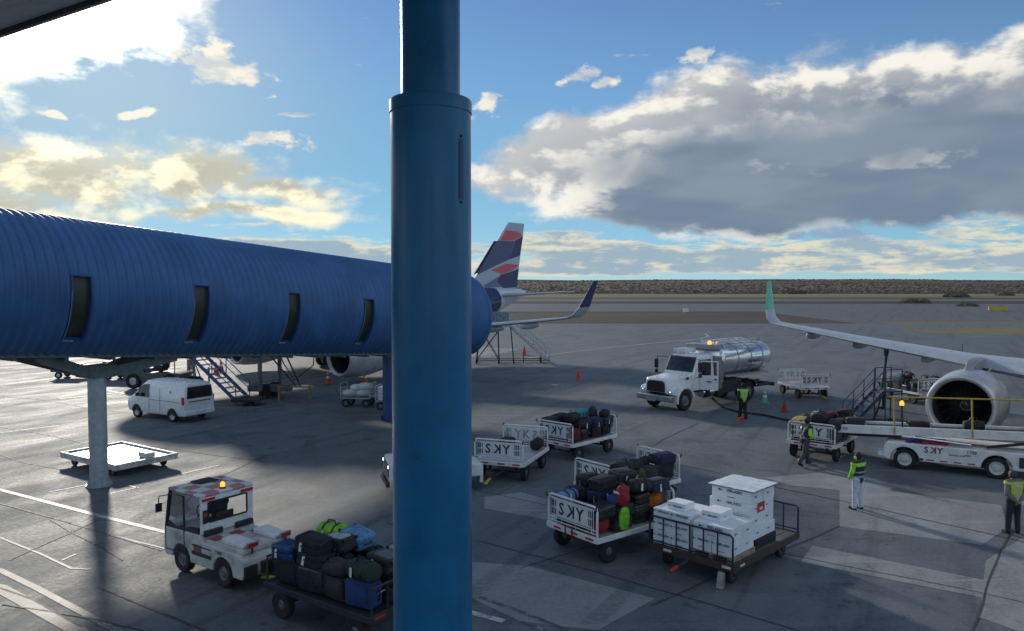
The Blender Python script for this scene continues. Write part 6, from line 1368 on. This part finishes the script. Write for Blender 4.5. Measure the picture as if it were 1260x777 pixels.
# ------------------------------------------------------------------ people
def capsule(mb, a, b, ra, rb, n=12):
    a, b = Vector(a), Vector(b); d = b - a; L = d.length
    if L < 1e-5: d = Vector((0, 0, 1)); L = 1e-5; b = a + d * L
    d = d / L; up = Vector((0, 0, 1)) if abs(d.z) < .9 else Vector((1, 0, 0)); u = d.cross(up).normalized(); v = d.cross(u); rs = []
    for c, r, ths in ((a, ra, (-88, -60, -30, 0)), (b, rb, (0, 30, 60, 88))):
        for th in ths:
            t_ = R(th); p = c + d * (r * math.sin(t_)); q = r * math.cos(t_)
            rs.append([p + (u * math.cos(2 * math.pi * k / n) + v * math.sin(2 * math.pi * k / n)) * q for k in range(n)])
    mb.rings(rs)
JOINTS = dict(pel=(0, 0, .95), wai=(.0, 0, 1.10), che=(.01, 0, 1.30), nek=(0, 0, 1.47), hed=(.02, 0, 1.585), top=(.005, 0, 1.655), sL=(0, .175, 1.41), sR=(0, -.175, 1.41), eL=(-.02, .235, 1.14), eR=(-.02, -.235, 1.14), wL=(.06, .24, .90), wR=(.06, -.24, .90),
              hL=(0, .085, .93), hR=(0, -.085, .93), kL=(.015, .10, .51), kR=(.015, -.10, .51), aL=(-.02, .11, .09), aR=(-.02, -.11, .09))
def person(label, loc, rz, pose=None, cols=None, height=1.72, vest=None, xback=False, cap=None, muffs=None, group='ramp workers', yoke=None):
    J = {k: Vector(v) for k, v in JOINTS.items()}
    for k, v in (pose or {}).items(): J[k] = Vector(v)
    s = height / 1.745
    B = []      # bones: a, b, ra, rb, region
    def bone(a, b, ra, rb, reg): B.append((Vector(J[a] if isinstance(a, str) else a), Vector(J[b] if isinstance(b, str) else b), ra, rb, reg))
    lat = (J['sL'] - J['sR']).normalized(); fw = lat.cross(Vector((0, 0, 1))).normalized()
    hlat = (J['hL'] - J['hR']).normalized()
    bone('hL', 'hR', .132, .132, 'leg'); bone('pel', 'wai', .150, .146, 'torso'); bone(J['wai'] + lat * .05, J['che'] + lat * .075, .135, .150, 'torso'); bone(J['wai'] - lat * .05, J['che'] - lat * .075, .135, .150, 'torso')
    bone('che', 'nek', .135, .075, 'torso'); bone('sL', 'sR', .098, .098, 'torso'); bone('nek', 'hed', .056, .056, 'skin'); bone('hed', 'top', .094, .098, 'head')
    hd = (J['top'] - J['hed']).normalized()
    bone(J['hed'] + fw * .03, J['hed'] + fw * .065 - hd * .055, .062, .038, 'head'); bone(J['hed'] + fw * .095 + hd * .02, J['hed'] + fw * .108 - hd * .012, .012, .016, 'head')
    for sd in (1, -1): bone(J['hed'] + lat * sd * .09 + hd * .01, J['hed'] + lat * sd * .094 - hd * .025, .017, .013, 'head')
    for S_, sd in (('L', 1), ('R', -1)):
        bone('s' + S_, 'e' + S_, .084, .068, 'arm'); bone('e' + S_, 'w' + S_, .066, .050, 'arm')
        d = (J['w' + S_] - J['e' + S_]).normalized(); palm = J['w' + S_] + d * .085
        side = fw - d * fw.dot(d)
        side = side.normalized() if side.length > .2 else Vector((0, 0, 1)); nrm = d.cross(side)
        bone(J['w' + S_] + side * .012, palm + side * .02, .026, .022, 'skin'); bone(J['w' + S_] - side * .012, palm - side * .02, .026, .022, 'skin')
        for k, (o_, ln) in enumerate(((.034, .066), (.012, .078), (-.012, .072), (-.034, .056))):
            m_ = palm + side * o_ * 1.15 + d * ln * .55 + nrm * .008 * sd; e_ = m_ + d * ln * .42 + nrm * .022 * sd + side * o_ * .1
            bone(palm + side * o_ * .8, m_, .0115, .0105, 'skin'); bone(m_, e_, .0105, .0095, 'skin')
        tb = J['w' + S_] + d * .03 + side * .03; bone(tb, tb + side * .035 + d * .035, .014, .012, 'skin'); bone(tb + side * .035 + d * .035, tb + side * .042 + d * .065, .012, .010, 'skin')
        bone('h' + S_, 'k' + S_, .122, .092, 'leg'); bone('k' + S_, 'a' + S_, .088, .074, 'leg')
        an = J['a' + S_]; kn = J['k' + S_]; ff = hlat.cross(Vector((0, 0, 1))).normalized(); tt = (pose or {}).get('t' + S_)
        toe = Vector(tt) if tt else an + ff * .17 + Vector((0, 0, -.045))
        bone(an + ff * -.02 + Vector((0, 0, -.03)), toe, .058, .046, 'shoe'); bone(an, an + Vector((0, 0, -.03)) - ff * .03, .05, .048, 'shoe')
    mb = MB()
    for a, b, ra, rb, _ in B: capsule(mb, a, b, ra, rb)
    o = mb.build('person_tmp', [], None); rm = o.modifiers.new('r', 'REMESH'); rm.mode = 'VOXEL'; rm.voxel_size = .0125; sm = o.modifiers.new('s', 'SMOOTH'); sm.iterations = 3; sm.factor = .45
    dg = bpy.context.evaluated_depsgraph_get(); me = bpy.data.meshes.new_from_object(o.evaluated_get(dg)); bpy.data.objects.remove(o)
    n = len(me.polygons); C = np.empty(n * 3); me.polygons.foreach_get('center', C); C = C.reshape(-1, 3)
    best = np.full(n, 1e9); reg = np.zeros(n, int)
    for i, (a, b, ra, rb, _) in enumerate(B):
        A_, D_ = np.array(a), np.array(b - a); t_ = np.clip(((C - A_) @ D_) / max(D_ @ D_, 1e-9), 0, 1); d_ = np.linalg.norm(C - A_ - t_[:, None] * D_, axis=1) - (ra + (rb - ra) * t_); w = d_ < best; best[w] = d_[w]; reg[w] = i
    regs = [B[i][4] for i in reg]
    cols = dict({'torso': (.02, .022, .03), 'arm': (.02, .022, .03), 'leg': (.02, .024, .032), 'shoe': (.012, .012, .013), 'skin': (.36, .20, .13), 'head': (.36, .20, .13), 'hair': (.02, .015, .012)}, **(cols or {}))
    order = ['torso', 'arm', 'leg', 'shoe', 'skin', 'head', 'hair']
    for k in order: me.materials.append(mat('cloth_%d_%d_%d' % tuple(int(999 * v) for v in cols[k]), cols[k], .85 if k not in ('skin', 'head') else .5, var=.15, scale=14, bump=.35 if k in ('torso', 'arm', 'leg') else 0, bscale=22))
    hc, tc_ = np.array(J['hed']), np.array(J['top']); up_ = np.array(hd); f_ = np.array(fw); idx = []
    for i in range(n):
        k = regs[i]
        if k == 'head':
            q = C[i] - hc
            if q @ up_ > .085 or (q @ f_ < .0 and q @ up_ > -.04): k = 'hair'
        idx.append(order.index(k))
    me.polygons.foreach_set('material_index', idx); me.polygons.foreach_set('use_smooth', [True] * n)
    T = thing('person', label, 'person', loc, rz, group, s)
    bo = bpy.data.objects.new('body', me); COL.objects.link(bo); bo.parent = T
    if vest:
        vcol, scol = vest; keep = [i for i in range(n) if regs[i] == 'torso' and C[i][2] < J['nek'].z - .02]
        vn = np.empty(len(me.vertices) * 3); me.vertices.foreach_get('normal', vn); vn = vn.reshape(-1, 3); vc = np.empty(len(me.vertices) * 3); me.vertices.foreach_get('co', vc); vc = vc.reshape(-1, 3)
        ids = {}; vs = []; fs = []; mi = []; lat_ = np.array(lat); cz = np.array(J['che'])
        for i in keep:
            f = []
            for v in me.polygons[i].vertices:
                if v not in ids: ids[v] = len(vs); vs.append(vc[v] + vn[v] * .014)
                f.append(ids[v])
            fs.append(tuple(f)); c_ = C[i]; zr = c_[2] - J['pel'].z; back = (c_ - cz) @ f_ < 0; y = (c_ - cz) @ lat_; st = 0
            if .06 < zr < .115: st = 1
            if xback and back and abs(abs(y) - abs(zr - .26) * .62) < .024 and zr > .05: st = 1
            if not xback and (.20 < zr < .25): st = 1
            if yoke and zr > .40: st = 2
            mi.append(st)
        vm_ = MB(); vm_.add(vs, fs); vm_.k = mi; vo = vm_.build('hi_vis_vest', [mat('vest_%d_%d' % (int(vcol[0] * 999), int(vcol[1] * 999)), vcol, .7, var=.1, scale=10), mat('vest_stripe_%d' % int(scol[0] * 999), scol, .4)] + ([mat('vest_yoke', yoke, .7)] if yoke else []), T, angle=80)
    H = J['hed'] + hd * .045
    if cap:
        ccol, brim = cap; c_ = MB(); fr = frame_M(J['top'] - hd * .01, fw, lat, hd); rs = []
        for z, r in ((-.045, .108), (0, .108), (.05, .098), (.085, .070), (.10, .02)): rs.append([(r * 1.05 * math.cos(2 * math.pi * k / 18), r * .95 * math.sin(2 * math.pi * k / 18), z) for k in range(18)])
        c_.rings(rs, 0, True, False, True, fr)
        if brim: c_.rings([[(.10 + .075 * x_, .085 * y_, z_) for x_, y_ in ((0, -1), (.6, -.85), (1, -.3), (1, .3), (.6, .85), (0, 1))] for z_ in (-.04, -.032)], 0, True, True, True, fr)
        c_.build('cap', mat('cap_%d' % int(ccol[0] * 999), ccol, .7), T)
    if muffs:
        e = MB(); e.tube([H + lat * .105 * math.cos(t_) + hd * (.02 + .12 * math.sin(t_)) for t_ in [math.pi * k / 10 for k in range(11)]], .012, 6); hb = e.build('ear_defender_band', BLACK, T)
        for sd in (1, -1): e = MB(); e.ball(H + lat * sd * .115 - hd * .035, (.045, .04, .055), 12, 8); e.build('ear_cup', mat('ear_cup', muffs, .5), hb)
    for sd in (1, -1):
        e = MB(); e.ball(J['hed'] + fw * .085 + lat * sd * .034 + hd * .035, .011, 8, 6); e.build('eye', BLACK, T)
    e = MB(); e.ball(J['hed'] + fw * .098 - hd * .042, (.01, .022, .006), 8, 5); e.build('mouth', mat('lips', (.25, .08, .07), .5), T)
    return T
LIME = (.30, .68, .04); YELV = (.50, .62, .05); GREYS = (.42, .45, .44)
person('worker in white trousers and neon green sleeved jacket with ear defenders, standing alone', gp(1055, 627), R(118), dict(eL=(.02, .255, 1.15), wL=(.16, .17, .98), eR=(.02, -.25, 1.15), wR=(.16, -.14, .98), aL=(.0, .13, .09), aR=(-.03, -.12, .09)),
       dict(arm=LIME, torso=(.018, .022, .045), leg=(.52, .56, .62), hair=(.02, .02, .02)), 1.66, ((.016, .020, .042), (.30, .32, .36)), False, ((.012, .012, .013), False), (.35, .75, .05), yoke=LIME)
person('worker in yellow vest with crossed back straps standing at the right edge, hands behind back', gp(1246, 657), R(98), dict(eL=(-.06, .26, 1.14), wL=(-.17, .09, .96), eR=(-.06, -.26, 1.14), wR=(-.17, -.08, .97), aL=(0, .15, .09), aR=(0, -.14, .09), kL=(.01, .13, .51), kR=(.01, -.12, .51), hed=(.045, 0, 1.575), top=(.045, 0, 1.645)),
       dict(arm=(.16, .16, .15), torso=(.14, .14, .13), hair=(.045, .045, .05)), 1.68, (YELV, (.34, .38, .40)), True, ((.05, .05, .055), False), None)
person('worker in dark clothes and striped vest striding past the cart at the belt loader', gp(990, 573), R(25), dict(hL=(0, .085, .91), hR=(0, -.085, .91), pel=(0, 0, .93), kL=(.20, .10, .53), aL=(.24, .11, .10), kR=(-.10, -.10, .50), aR=(-.36, -.11, .16), tR=(-.24, -.12, .05), eL=(.12, .26, 1.17), wL=(.34, .20, 1.12), eR=(-.02, -.27, 1.15), wR=(.18, -.25, 1.02), che=(.04, 0, 1.29), nek=(.07, 0, 1.46), hed=(.10, 0, 1.57), top=(.09, 0, 1.64), sL=(.05, .175, 1.40), sR=(.05, -.175, 1.40)),
       dict(arm=LIME, leg=(.05, .055, .06)), 1.74, ((.02, .025, .03), LIME), True, ((.015, .015, .016), True), None)
person('worker in lime vest and black trousers stepping over the fuel hose beside the tanker', gp(914, 516), R(100), dict(kL=(.05, .10, .51), aL=(.10, .11, .09), kR=(.0, -.09, .51), aR=(-.16, -.09, .12), wL=(.02, .27, .90), wR=(.04, -.27, .91)), dict(leg=(.012, .012, .014), hair=(.012, .010, .01), arm=(.014, .014, .016)), 1.76, (LIME, (.32, .36, .36)), True, None, None)
ch = thing('wheel_chock', 'small red wheel chock on the ground at the feet of the worker by the tanker', 'chock', gp(911, 518), R(20)); mb = MB(); mb.prism([(-.2, 0), (.2, 0), (.14, .16), (-.02, .16)], 'y', -.12, .12); mb.build('wedge', CONE_R, ch, .01); mb = MB(); mb.tube([(-.1, -.12, .1), (-.1, -.2, .14), (.1, -.2, .14), (.1, -.12, .1)], .012, 6); mb.build('handle', BLACK, ch)
fsm = Matrix.Translation(fs.location) @ Matrix.Rotation(R(8), 4, 'Z')
person('worker in lime vest standing behind the rails of the blue fuelling steps under the wing', gp(1087, 503), R(150), dict(eL=(.12, .25, 1.22), wL=(.22, .20, 1.40), eR=(.12, -.25, 1.22), wR=(.24, -.16, 1.38)), dict(leg=(.015, .02, .045)), 1.68, (LIME, (.32, .36, .36)), False, ((.02, .02, .025), False), None)
tugM = Matrix.Translation(TUG.location) @ Matrix.Rotation(TUG.rotation_euler.z, 4, 'Z')
person('driver in dark clothes seated in the checkered tug cab', tugM @ Vector((.40, 0.0, .20)), TUG.rotation_euler.z, dict(hL=(.02, .09, .94), hR=(.02, -.09, .94), kL=(.42, .12, .90), kR=(.42, -.12, .90), aL=(.46, .12, .52), aR=(.46, -.12, .52), eL=(.16, .24, 1.18), eR=(.16, -.24, 1.18), wL=(.40, .15, 1.12), wR=(.40, -.14, 1.12)), dict(), 1.62, None, False, ((.012, .012, .013), True), None, None)
trM = Matrix.Translation(TRUCK.location) @ Matrix.Rotation(TRUCK.rotation_euler.z, 4, 'Z')
person('worker in dark jacket leaning into the tanker cab at its open door', trM @ Vector((-1.72, 1.20, .565)), TRUCK.rotation_euler.z - R(75), dict(che=(.10, 0, 1.28), nek=(.18, 0, 1.43), hed=(.24, 0, 1.53), top=(.24, 0, 1.60), sL=(.14, .175, 1.37), sR=(.14, -.175, 1.37), eL=(.30, .22, 1.25), wL=(.45, .15, 1.35), eR=(.25, -.24, 1.15), wR=(.42, -.16, 1.18)), dict(), 1.65, None, False, None, None, None)
